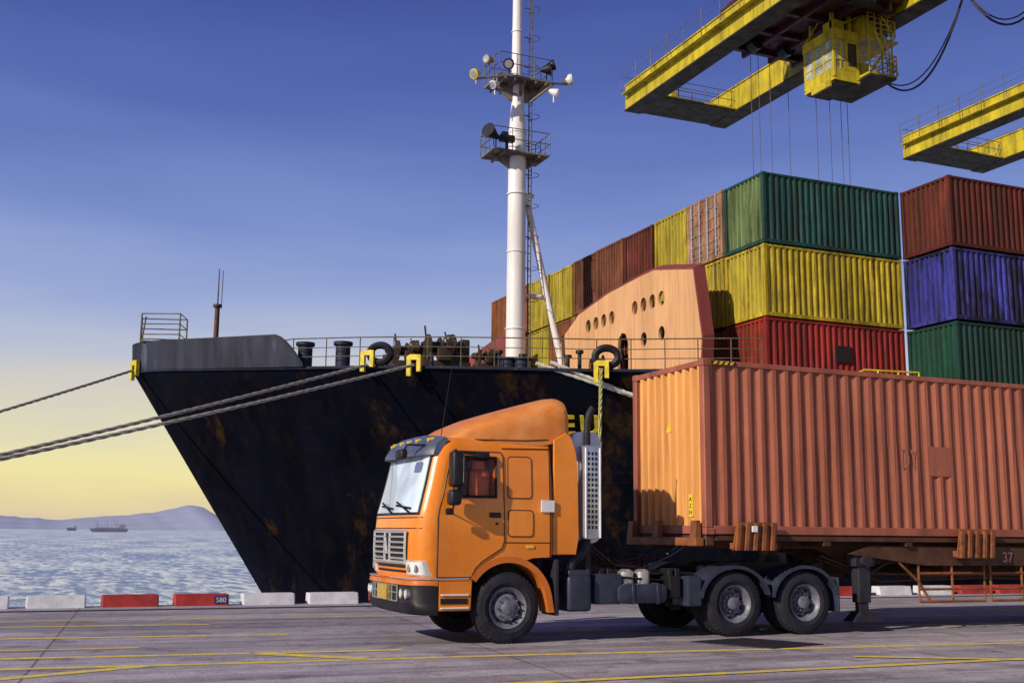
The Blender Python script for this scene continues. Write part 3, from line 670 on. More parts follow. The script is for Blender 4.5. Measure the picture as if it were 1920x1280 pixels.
# ------------------------------------------------------------------ wheels
def wheel(parent,cx,y0,width,r_,front=False,flip=False):
    s=-1 if flip else 1
    we=bpy.data.objects.new('wheel',None);we.empty_display_size=.2;COL.objects.link(we);we.parent=parent
    we.location=Vector((cx,y0+s*width/2,r_))-parent_world(parent)
    c=(cx,y0,r_)
    bm=NB();ri=r_*.56
    prof=[(ri,.03),(ri+.03,.0),(r_*.72,-.014),(r_*.74,-.008),(r_*.80,-.012),(r_*.93,.012),(r_*.985,.035),(r_,.06)]
    nl=4
    for k in range(nl):
        a=.06+(width-.12)*(k+.42)/nl
        prof+=[(r_,a-.008),(r_-.016,a-.004),(r_-.016,a+.010),(r_,a+.014)]
    prof+=[(r_,width-.06),(r_*.98,width-.03),(r_*.8,width),(ri+.03,width),(ri,width-.03)]
    lathe(bm,[(a,b_*s) for a,b_ in prof],c,56,closed=False)
    for k in range(44):
        t=2*math.pi*k/44;ct,st=math.cos(t),math.sin(t)
        q=Vector((cx+(r_-.028)*ct,y0+.028*s,r_+(r_-.028)*st));cyl(bm,q+Vector((ct*.0,-.012*s,st*.0)),q+Vector((ct*.022,.03*s,st*.022)),.014,seg=4)
    fin('tyre',bm,M['tyre'],we,True)
    bm=NB()
    if front:
        prof=[(ri+.012,.0),(ri-.02,.02),(ri-.045,.05),(ri-.07,.10),(ri*.72,.085),(ri*.66,.035),(ri*.52,.015),(ri*.34,.015),(ri*.32,-.03),(ri*.2,-.045),(.002,-.05)]
    else:
        prof=[(ri+.012,.0),(ri-.02,.02),(ri-.04,.07),(ri-.06,.17),(ri*.62,.18),(ri*.50,.13),(ri*.36,.12),(ri*.34,.03),(ri*.22,.01),(.002,.005)]
    lathe(bm,[(a,b_*s) for a,b_ in prof],c,48)
    for k in range(10):
        t=2*math.pi*k/10;rr=ri*(.60 if front else .46);yy=(.012 if front else .115)
        q=Vector((cx+rr*math.cos(t),y0+yy*s,r_+rr*math.sin(t)));cyl(bm,q+Vector((0,.03*s,0)),q+Vector((0,-.035*s,0)),.016,seg=6)
    for k in range(10):
        t=2*math.pi*(k+.5)/10;rr=ri*.80;yy=(.083 if front else .172)
        q=Vector((cx+rr*math.cos(t),y0+yy*s,r_+rr*math.sin(t)));cyl(bm,q+Vector((0,.03*s,0)),q+Vector((0,-.012*s,0)),.03,seg=10,mi=1)
    fin('rim',bm,[M['rim'],M['dark']],we,True)
    return we
# ------------------------------------------------------------------ truck tractor
truck=thing('truck',"orange cab-over semi truck parked on the quay, dark chassis",'truck',None,(8.5,17.2,0))
CY=17.225
LV=[(.94,5.31,7.45,1.205,.26),(1.2,5.26,7.45,1.222,.27),(1.55,5.25,7.45,1.228,.27),(1.90,5.28,7.45,1.225,.27),(2.0,5.31,7.45,1.222,.26),(2.4,5.41,7.45,1.196,.25),(2.82,5.50,7.45,1.17,.25),(2.94,5.54,7.45,1.150,.26),(3.02,5.60,7.45,1.11,.28),(3.08,5.70,7.44,1.03,.3),(3.12,5.88,7.40,.84,.3)]
def lv(z):
    if z<=LV[0][0]:return LV[0][1:]
    for a,b_ in zip(LV,LV[1:]):
        if z<=b_[0]:
            t=(z-a[0])/(b_[0]-a[0]);return tuple(a[k]+(b_[k]-a[k])*t for k in range(1,5))
    return LV[-1][1:]
def fx(y,z):
    xf,xr,hw,rc=lv(z);ay=min(abs(y),hw-.001);b_=-.07*(1-(ay/hw)**2)
    if ay<=hw-rc: return xf+b_
    q=ay-(hw-rc);return xf+b_+rc-math.sqrt(max(0,rc*rc-q*q))
def sy(z): return CY-lv(z)[2]
bm=NB();rings=[]
fine=[]
for a,b_ in zip(LV,LV[1:]):
    n=3 if b_[0]-a[0]>.3 else 1
    for k in range(n): fine.append(a[0]+(b_[0]-a[0])*k/n)
fine.append(LV[-1][0])
for z in fine:
    xf,xr,hw,rc=lv(z);pts=[(xr,-hw+.06),(xr-.06,-hw)]
    pts+=[(xf+rc+.02+(xr-xf-rc-.1)*t,-hw) for t in (.75,.5,.25,0)]
    for k in range(0,10):
        t=math.pi/2*k/9; y=-(hw-rc)-rc*math.cos(t)
        if k==0: y=-hw+.0005
        pts.append((fx(y,z),y))
    for k in range(1,9): y=-(hw-rc)+2*(hw-rc)*k/9;pts.append((fx(y,z),y))
    for k in range(9,-1,-1):
        t=math.pi/2*k/9;y=(hw-rc)+rc*math.cos(t)
        if k==0:y=hw-.0005
        pts.append((fx(y,z),y))
    pts+=[(xf+rc+.02+(xr-xf-rc-.1)*t,hw) for t in (0,.25,.5,.75)]+[(xr-.06,hw),(xr,hw-.06)]
    rings.append([bm.verts.new((x,CY+y,z)) for x,y in pts])
n=len(rings[0])
for a,b_ in zip(rings,rings[1:]):
    for k in range(n):bm.faces.new((a[k],a[(k+1)%n],b_[(k+1)%n],b_[k]))
bm.faces.new(rings[0][::-1]);bm.faces.new(rings[-1])
cab=fin('cab_body',bm,M['cab'],truck,False)
cb=NB()
arch=[(6.06,.5),(6.09,.92)]+[(6.71+.70*math.cos(math.radians(a)),.56+.72*math.sin(math.radians(a))) for a in range(148,58,-10)]+[(7.12,1.27),(7.8,1.30),(7.8,.5)]
prism(cb,arch,'y',15,19.5)
prism(cb,[(5.80,2.17),(5.93,2.78),(6.50,2.80),(6.50,2.15)],'y',15.5,16.75)
boolean(cab,tocut(cb))
for p_ in cab.data.polygons:p_.use_smooth=True
cab.data.set_sharp_from_angle(angle=math.radians(32))
def patch(name,y0,y1,z0,z1,off,th_,mt,parent,ny=10,nz=5,taper=0,tilt=0,label=None):
    bm=NB();A=[];Bv=[]
    for i in range(ny+1):
        ra=[];rb=[]
        for j in range(nz+1):
            z=z0+(z1-z0)*j/nz;t=j/nz
            ya=y0+taper*t;yb=y1-taper*t;y=ya+(yb-ya)*i/ny
            x=fx(y,z)-off-tilt*(1-t)
            ra.append(bm.verts.new((x,CY+y,z)));rb.append(bm.verts.new((x+th_,CY+y,z)))
        A.append(ra);Bv.append(rb)
    for i in range(ny):
        for j in range(nz):
            bm.faces.new((A[i][j],A[i+1][j],A[i+1][j+1],A[i][j+1]));bm.faces.new((Bv[i][j],Bv[i][j+1],Bv[i+1][j+1],Bv[i+1][j]))
    for i in range(ny):
        bm.faces.new((A[i][0],Bv[i][0],Bv[i+1][0],A[i+1][0]));bm.faces.new((A[i][nz],A[i+1][nz],Bv[i+1][nz],Bv[i][nz]))
    for j in range(nz):
        bm.faces.new((A[0][j],A[0][j+1],Bv[0][j+1],Bv[0][j]));bm.faces.new((A[ny][j],Bv[ny][j],Bv[ny][j+1],A[ny][j+1]))
    return fin(name,bm,mt,parent,True,label)
patch('windscreen_seal',-1.10,1.10,1.90,2.86,.006,.02,M['black'],truck,24,8,.05)
ws=patch('windscreen',-1.06,1.06,1.94,2.83,.014,.02,M['screen'],truck,24,8,.05)
for (ya,yb) in ((-.9,-.25),(-.1,.55)):
    bm=NB();sweep(bm,[(fx(ya,1.95)-.05,CY+ya,1.93),(fx(yb,2.02)-.035,CY+yb,2.10)],.016,6);sweep(bm,[(fx(ya+.1,2.0)-.03,CY+ya+.05,2.0),(fx(yb,2.1)-.03,CY+yb+.1,2.05)],.018,6);fin('wiper',bm,M['black'],ws)
for z in (1.86,1.70):
    bm=NB();sweep(bm,[(fx(y,z)-.001,CY+y,z) for y in [-1.15+.115*k for k in range(21)]],.009,5);fin('panel_seam',bm,M['seam'],truck)
gr=patch('grille',-.82,.82,1.20,1.64,.012,.03,M['dark'],truck,12,4,-.05)
bm=NB()
for z in (1.25,1.33,1.41,1.49,1.57):
    for k in (-1,1):
        sweep(bm,[(fx(y,z)-.04,CY+y,z) for y in ([-.80,-.5,-.3,-.12] if k<0 else [.12,.3,.5,.80])],.017,6)
for y in (-.82,.82,-.13,.13): sweep(bm,[(fx(y,z)-.035,CY+y,z) for z in (1.19,1.4,1.65)],.022,6)
for z in (1.19,1.65): sweep(bm,[(fx(y,z)-.035,CY+y,z) for y in (-.82,-.4,0,.4,.82)],.028,6)
fin('grille_bars',bm,M['chrome'],gr,True)
bm=NB();x=fx(0,1.4)-.06
for a,b_ in (((0,1.56),(-.1,1.32)),((0,1.56),(.1,1.32)),((-.1,1.32),(.1,1.32)),((0,1.45),(0,1.32)),((0,1.45),(-.06,1.36)),((0,1.45),(.06,1.36))): cyl(bm,(x,CY+a[0],a[1]),(x,CY+b_[0],b_[1]),.013,seg=6)
fin('emblem',bm,M['chrome'],gr)
for k in range(2): patch('air_slot',-.72,.72,1.04+k*.07,1.075+k*.07,.008,.02,M['dark'],truck,10,1)
for s in (-1,1):
    y0,y1=(-1.20,-.80) if s<0 else (.80,1.20)
    h=patch('headlight',y0,y1,1.00,1.23,.016,.03,M['chrome'],truck,14,4,.01)
    patch('headlight_lens',y0+.03,y1-.03,1.025,1.205,.03,.02,M['lamp'],h,12,4)
    for q in (.12,.28):
        yy=(y0+q);x=fx(yy,1.11)-.033;bm=NB();cyl(bm,(x-.008,CY+yy,1.115),(x+.005,CY+yy,1.115),.06,seg=16);fin('lamp_bulb',bm,M['silver'],h)
def buf(y,off):
    a=abs(y);rc=.32;x=5.24-.07*(1-(a/1.235)**2)
    if a>1.235-rc:x+=rc-math.sqrt(max(0,rc*rc-(a-(1.235-rc))**2))
    return x-off
def bumpring(levels,name,mt,par):
    bm=NB();rings=[]
    for z,off in levels:
        pts=[(buf(-1.235+2.47*k/30,off),CY-1.235+2.47*k/30) for k in range(31)]
        pts=[(5.58,CY-1.235)]+pts+[(5.58,CY+1.235)]
        rings.append([bm.verts.new((x,y,z)) for x,y in pts])
    n=len(rings[0])
    for a,b_ in zip(rings,rings[1:]):
        for k in range(n):bm.faces.new((a[k],a[(k+1)%n],b_[(k+1)%n],b_[k]))
    bm.faces.new(rings[0][::-1]);bm.faces.new(rings[-1])
    return fin(name,bm,mt,par,True)
bu=bumpring(((.44,-.03),(.48,.03),(.60,.06),(.61,.045),(.86,.045)),'bumper',M['black'],truck)
bumpring(((.862,.03),(.87,.065),(.93,.055),(.958,.0)),'bumper_trim',M['cabdark'],bu)
bm=NB();box(bm,5.065,5.14,CY-.30,CY+.20,.63,.85);fin('number_plate',bm,mat('plate_yellow_dirty',(.5,.36,.08),.6,0,.5,20,False,.5,(.1,.08,.04),20),bu)
for y in (-.98,-.80,.80,.98):
    xx=buf(y,.05);bm=NB();cyl(bm,(xx-.015,CY+y,.74),(xx+.06,CY+y,.74),.075,seg=16);cyl(bm,(xx-.02,CY+y,.74),(xx-.01,CY+y,.74),.055,seg=16,mi=1);fin('fog_lamp',bm,[M['silver'],M['lamp']],bu,True)
bm=NB()
for z in (.62,.745,.85):sweep(bm,[(buf(y,.06),CY+y,z) for y in (-.65,-.3,0,.3,.65)],.012,6)
for y in (-.65,-.42,.32,.5,.65): sweep(bm,[(buf(y,.06),CY+y,.615),(buf(y,.06),CY+y,.855)],.012,6)
fin('bumper_grille',bm,M['silver'],bu)
for s in (-1,1):
    bm=NB();sweep(bm,[(buf(y*s,.05),CY+y*s,.962) for y in (.3,.7,1.0,1.15,1.23)]+[(5.58,CY+s*1.245,.962),(6.06,CY+s*1.245,.968)],.012,6);fin('trim_strip',bm,M['chrome'],bu)
for (sya,syb) in ((15.99,16.35),(18.1,18.46)):
    bm=NB();prism(bm,[(5.80,.50),(6.10,.50),(6.12,.94),(5.59,.94),(5.59,.50)],'y',sya,syb,.015)
    st=fin('step_panel',bm,M['cab'],truck)
    yo=sya-.012 if sya<17 else syb-.012
    for z in (.53,.72):
        bm=NB();box(bm,5.62,6.06,yo-.015,yo+.03,z,z+.022,.005,1);fin('step_strip',bm,M['white'],st)
    bm=NB();box(bm,5.62,6.04,yo,yo+.024,.60,.68);fin('step_recess',bm,M['black'],st)
def plate(bm,pts,off=.012,th_=.02):
    A=[bm.verts.new((x,sy(z)-off,z)) for x,z in pts];Bv=[bm.verts.new((x,sy(z)+th_,z)) for x,z in pts]
    bm.faces.new(A);bm.faces.new(Bv[::-1])
    for i in range(len(pts)):
        j=(i+1)%len(pts);bm.faces.new((A[i],A[j],Bv[j],Bv[i]))
bm=NB()
plate(bm,[(5.56,.99),(6.10,.99),(6.16,1.12),(6.26,1.22),(6.42,1.32),(6.58,1.42),(6.62,1.52),(6.62,1.90),(5.56,1.90)])
plate(bm,[(5.56,1.90),(6.62,1.90),(6.62,2.0),(5.58,2.0)])
plate(bm,[(5.58,2.0),(6.62,2.0),(6.615,2.17),(5.63,2.17)])
plate(bm,[(5.63,2.17),(5.82,2.17),(5.95,2.80),(5.76,2.80)]);plate(bm,[(6.50,2.17),(6.615,2.17),(6.60,2.80),(6.50,2.80)])
plate(bm,[(5.76,2.80),(6.60,2.80),(6.57,2.86),(5.80,2.86)])
door=fin('door',bm,M['cab'],truck)
bm=NB()
dl=[(5.56,.99),(5.56,1.90),(5.58,2.0),(5.63,2.17),(5.76,2.80),(5.80,2.865),(6.57,2.865),(6.61,2.80),(6.62,2.17),(6.625,1.9),(6.625,1.52),(6.585,1.41),(6.42,1.31),(6.26,1.21),(6.16,1.11),(6.10,.985),(5.56,.985)]
sweep(bm,[(x,sy(z)-.006,z) for x,z in dl],.013,5)
fin('door_gap',bm,M['seam'],door)
bm=NB();A=[(5.83,2.18),(6.49,2.18),(6.49,2.78),(5.95,2.78)]
vs=[bm.verts.new((x,sy(z)+.0,z)) for x,z in A];bm.faces.new(vs)
win=fin('window',bm,M['glass'],door)
bm=NB();sweep(bm,[(x,sy(z)-.016,z) for x,z in A+[A[0]]],.026,6);sweep(bm,[(6.02,sy(2.18)-.012,2.18),(6.06,sy(2.78)-.012,2.78)],.016,6)
fin('window_frame',bm,M['black'],win)
bm=NB();box(bm,6.08,6.44,16.10,16.5,1.9,2.60,.08,3);box(bm,6.15,6.38,16.18,16.45,2.55,2.74,.04,2);fin('driver_seat',bm,M['seat'],truck,True)
bm=NB();box(bm,6.38,6.56,15.955,15.995,1.87,1.95,.012,2);fin('door_handle',bm,M['black'],door)
bm=NB();cyl(bm,(6.5,15.97,1.78),(6.5,15.99,1.78),.02,seg=10);fin('door_lock',bm,M['black'],door)
def rrect(x0,x1,z0,z1,r_=.05,n=4):
    o=[]
    for cx,cz,a0 in ((x1-r_,z0+r_,-90),(x1-r_,z1-r_,0),(x0+r_,z1-r_,90),(x0+r_,z0+r_,180)):
        for k in range(n+1):
            t=math.radians(a0+90*k/n);o.append((cx+r_*math.cos(t),cz+r_*math.sin(t)))
    return o
for (x0,x1,z0,z1,nm) in ((6.70,7.08,2.18,2.80,'side_panel'),(6.70,7.10,1.60,1.98,'locker_door')):
    bm=NB();plate(bm,rrect(x0,x1,z0,z1),.010,.012);o=fin(nm,bm,M['cab'],truck)
    bm=NB();q=rrect(x0-.008,x1+.008,z0-.008,z1+.008,.055);sweep(bm,[(x,sy(z)-.003,z) for x,z in q+[q[0]]],.010,5);fin('panel_gap',bm,M['seam'],o)
bm=NB();sweep(bm,[(7.40,sy(2.95)-.003,2.95),(7.42,sy(2.5)-.003,2.5),(7.43,15.997,1.9),(7.43,15.997,1.32)],.014,5);sweep(bm,[(6.64,15.996,1.50),(7.43,15.996,1.50)],.008,5);sweep(bm,[(6.6,sy(2.9)-.002,2.93),(7.40,sy(2.9)-.002,2.95)],.008,5);fin('body_seam',bm,M['seam'],truck)
bm=NB();box(bm,7.24,7.46,15.972,15.998,1.97,2.15);fin('notice_sticker',bm,M['white'],truck)
bm=NB();box(bm,7.0,7.12,15.983,16.004,1.42,1.46);fin('side_marker',bm,M['amber'],truck)
SE=[(7.47,1.32),(7.86,1.32),(7.90,1.6),(7.88,2.70),(7.84,2.95),(7.78,3.14),(7.68,3.22),(7.47,3.10)]
for ya,yb in ((16.02,16.07),(18.38,18.43)):
    bm=NB();prism(bm,SE,'y',ya,yb,.012)
    fin('side_extender',bm,M['cab'],truck)
cx,cz=6.71,.53
for ys in ((15.99,16.34),(18.11,18.46)):
    bm=NB();o_=[];i_=[]
    for a in range(146,19,-6):
        t=math.radians(a);o_.append((cx+.735*math.cos(t),cz+.03+.735*math.sin(t)));i_.append((cx+.64*math.cos(t),cz+.03+.64*math.sin(t)))
    o_+=[(7.43,.70),(7.47,.45)];i_+=[(7.33,.70),(7.38,.45)]
    for k in range(len(o_)-1): prism(bm,[i_[k],o_[k],o_[k+1],i_[k+1]],'y',ys[0],ys[1])
    bmesh.ops.remove_doubles(bm,verts=bm.verts[:],dist=.0005)
    fin('front_fender',bm,M['cabdark'],truck)
for ya,yb in ((16.0,16.5),(17.9,18.45)):
    bm=NB();box(bm,7.48,7.56,ya,yb,.40,1.25,.02);fin('mud_flap',bm,M['chassis'],truck)
bm=NB();rings=[]
FS=[(5.70,3.04,3.00,.78),(5.80,3.12,3.00,.92),(5.95,3.22,3.00,1.0),(6.15,3.34,3.0,1.06),(6.5,3.49,3.0,1.10),(6.9,3.62,3.0,1.12),(7.3,3.74,3.0,1.13),(7.55,3.81,3.06,1.14),(7.68,3.825,3.12,1.13),(7.75,3.80,3.16,1.11),(7.78,3.74,3.18,1.08)]
for x,zt,zb,hw in FS:
    h=zt-zb;r_=[]
    for k in range(25):
        t=math.pi*k/24;c=math.cos(t);s_=math.sin(t)
        yy=-hw*(abs(c)**.40)*(1 if c>0 else -1);zz=zb+h*(s_**.46)
        r_.append(bm.verts.new((x,CY+yy,zz)))
    rings.append(r_)
for a,b_ in zip(rings,rings[1:]):
    for k in range(24):bm.faces.new((a[k],a[k+1],b_[k+1],b_[k]))
    bm.faces.new((a[0],b_[0],b_[24],a[24]))
bm.faces.new(rings[0]);bm.faces.new(rings[-1][::-1])
fa=fin('roof_fairing',bm,mat('fairing_paint',(.64,.20,.03),.4,0,.8,1.2,False,.2,(.50,.18,.05),2,fade=.4,fcol=(.78,.42,.18)),truck,True)
bm=NB();sweep(bm,[(5.85,CY-.95,3.07),(6.3,CY-1.09,3.06),(7.0,CY-1.125,3.07),(7.4,CY-1.135,3.10)],.010,5);fin('fairing_edge',bm,M['seam'],fa)
bm=NB();rows=[]
for k in range(25):
    y=-1.12+2.24*k/24;a=abs(y)/1.12
    xb=5.26+.24*a**5;xt=5.52+.16*a**5;zt=3.13-.05*a**4;xm=(xb+xt)/2-.035;zm=2.99-.02*a**4
    rows.append([bm.verts.new(v) for v in ((xb,CY+y,2.80),(xb+.01,CY+y,2.86),(xm,CY+y,zm),(xt,CY+y,zt),(xt+.06,CY+y,zt-.03),(xb+.09,CY+y,2.80))])
for a,b_ in zip(rows,rows[1:]):
    for k in range(6):bm.faces.new((a[k],b_[k],b_[(k+1)%6],a[(k+1)%6]))
bm.faces.new(rows[0][::-1]);bm.faces.new(rows[-1])
sv=fin('sun_visor',bm,mat('visor_grey',(.08,.10,.19),.3,0,.5,4),truck,True)
for y in (-.95,-.6,-.2,.2,.6,.95):
    x=5.42+.18*(abs(y)/1.12)**5;bm=NB();cyl(bm,(x-.04,CY+y,3.03),(x+.06,CY+y,3.05),.032,seg=12);fin('marker_lamp',bm,M['amber'],sv,True)
def mirror(side):
    y=15.78 if side<0 else 18.67;s=side;bm=NB()
    box(bm,5.66,5.84,y-.12,y+.12,2.31,2.84,.05,3);box(bm,5.64,5.82,y-.11,y+.11,2.04,2.27,.05,3)
    yb=CY+s*1.2
    sweep(bm,[(5.84,yb,2.88),(5.72,y,2.86),(5.72,y,2.0),(5.70,yb+.0,1.95)],.018,6)
    box(bm,5.60,5.72,y-.04,y+.04,1.90,2.0,.02)
    o=fin('side_mirror',bm,M['black'],truck,True)
    bm=NB();box(bm,5.835,5.846,y-.08,y+.08,2.38,2.76);fin('mirror_glass',bm,M['silver'],o)
mirror(-1);mirror(1)
bm=NB();sweep(bm,[(5.45,CY-.95,2.95),(5.15,CY-.9,2.95),(5.12,CY-.85,2.86)],.016,6);box(bm,5.02,5.14,CY-1.0,CY-.68,2.72,2.88,.045,3);fin('front_mirror',bm,M['black'],truck,True)
bm=NB();sweep(bm,[(5.95,16.03,2.85),(6.35,15.97,2.83),(6.36,15.98,2.74)],.02,6);box(bm,6.15,6.35,15.93,15.99,2.76,2.86,.02);fin('kerb_mirror',bm,M['black'],truck,True)
bm=NB();cyl(bm,(5.75,CY-.7,3.05),(5.9,CY-.75,4.2),.007,.004,6);fin('antenna',bm,M['black'],truck)
bm=NB();prism(bm,rrect(7.99,8.31,1.56,3.04,.05,3),'y',16.03,16.18,.012);sh=fin('exhaust_shield',bm,M['silver'],truck,True)
bm=NB();prism(bm,rrect(7.90,8.42,1.50,3.27,.15,6),'y',16.26,16.50,.02);fin('air_intake',bm,M['white'],truck,True)
bm=NB()
for i in range(3):
    for j in range(15): box(bm,8.07+i*.065,8.105+i*.065,16.024,16.036,1.72+j*.083,1.77+j*.083)
fin('shield_slots',bm,M['dark'],sh)
for xa in (8.02,8.275):
    bm=NB();box(bm,xa,xa+.02,16.01,16.036,1.58,3.0,.004,1);fin('shield_rib',bm,M['white'],sh)
bm=NB();sweep(bm,[(8.15,16.22,.95),(8.15,16.22,2.0),(8.15,16.22,3.3),(8.16,16.22,3.45),(8.19,16.22,3.56),(8.25,16.22,3.66)],.055,14);sweep(bm,[(8.12,16.25,1.5),(8.05,16.2,1.35),(7.85,16.2,1.2),(7.8,16.2,1.0)],.1,12);fin('exhaust_pipe',bm,M['chassis'],truck,True)
bm=NB()
for y in (16.75,17.62): box(bm,5.6,12.9,y,y+.08,.72,1.0,.01,1)
for x in (6.2,7.6,8.8,9.9,10.9,12.0,12.8): box(bm,x,x+.12,16.82,17.63,.75,.97)
box(bm,5.7,7.4,16.5,18.0,.95,1.25,.03)
for x in (6.71,10.78,12.19): cyl(bm,(x,16.3,.53),(x,18.2,.53),.09,seg=12)
for x in (10.78,12.19):
    bmesh.ops.create_uvsphere(bm,u_segments=14,v_segments=8,radius=.26,matrix=Matrix.Translation((x,17.2,.53)))
for y in (16.55,17.85): prism(bm,[(9.95,.62),(13.0,.62),(12.6,.74),(11.9,.85),(11.4,.88),(10.9,.85),(10.3,.74)],'y',y,y+.09)
fin('chassis_frame',bm,M['chassis'],truck)
bm=NB();prism(bm,[(10.6,1.02),(12.2,1.02),(12.5,1.12),(12.1,1.19),(10.9,1.19),(10.5,1.1)],'y',16.8,17.65,.02);fin('fifth_wheel',bm,M['chassis'],truck)
bm=NB();box(bm,7.72,8.14,16.02,16.5,.45,1.0,.06,3);box(bm,7.75,8.12,16.06,16.5,.99,1.08,.01,1);fin('battery_box',bm,M['navy'],truck,True)
bm=NB();prism(bm,rrect(8.62,9.50,.56,.86,.10,4),'y',16.03,16.5,.03);box(bm,8.22,8.72,16.1,16.5,.55,1.02,.04,2)
for x in (8.85,9.3): box(bm,x,x+.05,16.015,16.52,.55,.875,.004,1)
fin('fuel_tank',bm,M['navy'],truck,True)
for x in (8.88,9.18):
    bm=NB();cyl(bm,(x,16.3,.85),(x,16.3,1.05),.13,seg=18);cyl(bm,(x,16.3,1.05),(x,16.3,1.09),.13,.07,18);fin('air_tank',bm,M['silver'],truck,True)
bm=NB();box(bm,8.3,10.2,16.35,17.9,1.0,1.03)
sweep(bm,[(8.30,16.36,1.02),(8.6,16.15,.98),(8.9,16.15,.95),(9.6,16.3,.9),(10.1,16.6,.85)],.02,6)
for q in range(4):
    y=16.3+q*.22;sweep(bm,[(8.0,y,1.75-q*.05),(8.3,y,1.42),(8.7,y+.05,1.15),(9.3,y+.1,1.10+q*.03),(9.8,y+.1,1.3),(10.2,y+.1,1.52)],.018,6)
    sweep(bm,[(8.5+i*.02,y+.3+.06*math.cos(i*.9),1.35-.25*math.sin(i/70*math.pi)+.06*math.sin(i*.9)) for i in range(70)],.01,4)
for x in (8.35,8.5,9.62,9.75): box(bm,x,x+.09,16.2,16.5,.7,1.1,.01,1)
box(bm,9.58,9.80,16.1,16.5,.62,.98,.03)
fin('hoses_and_brackets',bm,M['black'],truck)
for y0 in (15.98,17.9):
    for cx in (10.78,12.19):
        bm=NB();o_=[];i_=[]
        for a in range(172,4,-8):
            t=math.radians(a);o_.append((cx+.70*math.cos(t),.55+.60*math.sin(t)));i_.append((cx+.672*math.cos(t),.55+.572*math.sin(t)))
        for k in range(len(o_)-1): prism(bm,[i_[k],o_[k],o_[k+1],i_[k+1]],'y',y0,y0+.56)
        for k in range(len(o_)-1):
            prism(bm,[(cx+(i_[k][0]-cx)*.955,.55+(i_[k][1]-.55)*.955),i_[k],i_[k+1],(cx+(i_[k+1][0]-cx)*.955,.55+(i_[k+1][1]-.55)*.955)],'y',y0,y0+.02)
        bmesh.ops.remove_doubles(bm,verts=bm.verts[:],dist=.0005)
        fin('rear_mudguard',bm,M['navy'],truck)
for (xa,xb,za,zb) in ((9.86,10.12,.50,.98),(12.85,12.90,.36,.95)):
    for ya in (15.99,17.9):
        bm=NB();box(bm,xa,xb,ya,ya+.5,za,zb,.02,2);fin('rear_mud_flap',bm,M['navy'],truck)
wheel(truck,6.71,16.02,.30,.53,True);wheel(truck,6.71,18.43,.30,.53,True,True)
for cx in (10.78,12.19):
    wheel(truck,cx,16.02,.27,.53);wheel(truck,cx,16.33,.27,.53);wheel(truck,cx,18.43,.27,.53,False,True);wheel(truck,cx,18.12,.27,.53,False,True)
# ------------------------------------------------------------------ semi trailer
tr=thing('semi_trailer',"rusty brown container trailer coupled behind the orange truck",'trailer',None,(16,17.2,0))
bm=NB()
for y in (16.62,17.68):
    prism(bm,[(10.2,1.42),(12.9,1.42),(13.6,1.15),(22.3,1.15),(22.3,1.63),(10.2,1.63)],'y',y,y+.12)
for x in (10.22,12.6,14.4,16.2,18.3,20.3,22.1): box(bm,x,x+.16,16.0,18.36,1.47,1.638,.01,1)
for y in (15.99,18.28): box(bm,10.4,22.2,y,y+.09,1.55,1.638,.01,1)
# air tanks, spring hangers and pipes slung below the beams
cyl(bm,(15.2,16.95,.98),(16.1,16.95,.98),.15,seg=14);cyl(bm,(14.2,17.4,1.0),(14.9,17.4,1.0),.13,seg=14)
for x in (14.0,14.9,15.8,16.8,17.6): box(bm,x,x+.08,16.6,17.82,.95,1.2)
sweep(bm,[(12.9,16.5,1.3),(13.8,16.4,1.0),(16.0,16.45,.95),(19,16.5,.95)],.025,6);sweep(bm,[(12.9,16.6,1.25),(14.2,16.5,.85),(16.6,16.5,.9),(19,16.6,.85)],.02,6)
fin('trailer_frame',bm,M['railrust'],tr)
for yy in (16.06,18.2):
    bm=NB();prism(bm,[(13.2,1.34),(14.9,1.14),(22.3,1.13),(22.3,1.46),(13.6,1.48)],'y',yy,yy+.1);sb=fin('side_beam',bm,M['railrust'],tr)
    if yy<17: text('number_text','37',.26,(16.86,16.055,1.2),ROT_MY,mat('number_pink',(.6,.35,.33),.6),sb)
def bracket(x0,x1,z0,z1):
    bm=NB();prism(bm,[(x0+.05,z1),(x1,z1),(x1-.06,z0),(x0-.05,z0)],'y',15.86,15.89)
    n=5
    for k in range(n):
        x=x0+(x1-x0)*(k+.1)/n;prism(bm,[(x+.02,z1-.01),(x+.08,z1-.01),(x+.03,z0),(x-.03,z0)],'y',15.80,15.862)
    box(bm,x0,x1,15.888,16.02,z0+.02,z0+.12)
    return fin('container_guide',bm,M['rustor'],tr)
b1=bracket(10.70,11.55,1.40,1.86);bracket(15.50,16.40,1.28,1.78);bracket(20.0,20.9,1.28,1.78)
bm=NB();box(bm,11.0,11.10,15.79,15.865,1.70,1.80);fin('reflector',bm,M['white'],b1)
bm=NB()
for y in (16.05,17.3,18.2): prism(bm,[(10.04,1.46),(10.17,1.46),(10.15,1.88),(10.08,1.88)],'y',y,y+.18)
box(bm,10.02,10.19,16.0,18.3,1.46,1.60,.02);fin('front_guide',bm,M['rustor'],tr)
for y in (16.12,18.1):
    bm=NB();box(bm,13.42,13.68,y,y+.2,.50,1.40,.01,1);box(bm,13.46,13.64,y+.03,y+.17,.28,.52)
    prism(bm,[(13.25,.18),(13.90,.18),(13.68,.34),(13.44,.34)],'y',y-.05,y+.26);box(bm,13.34,13.78,y-.02,y+.22,1.12,1.36,.02)
    cyl(bm,(13.54,y-.12,1.22),(13.54,y,1.22),.10);cyl(bm,(13.5,y+.1,.9),(14.4,y+.1,1.3),.03,seg=6)
    fin('landing_leg',bm,M['chassis'],tr)
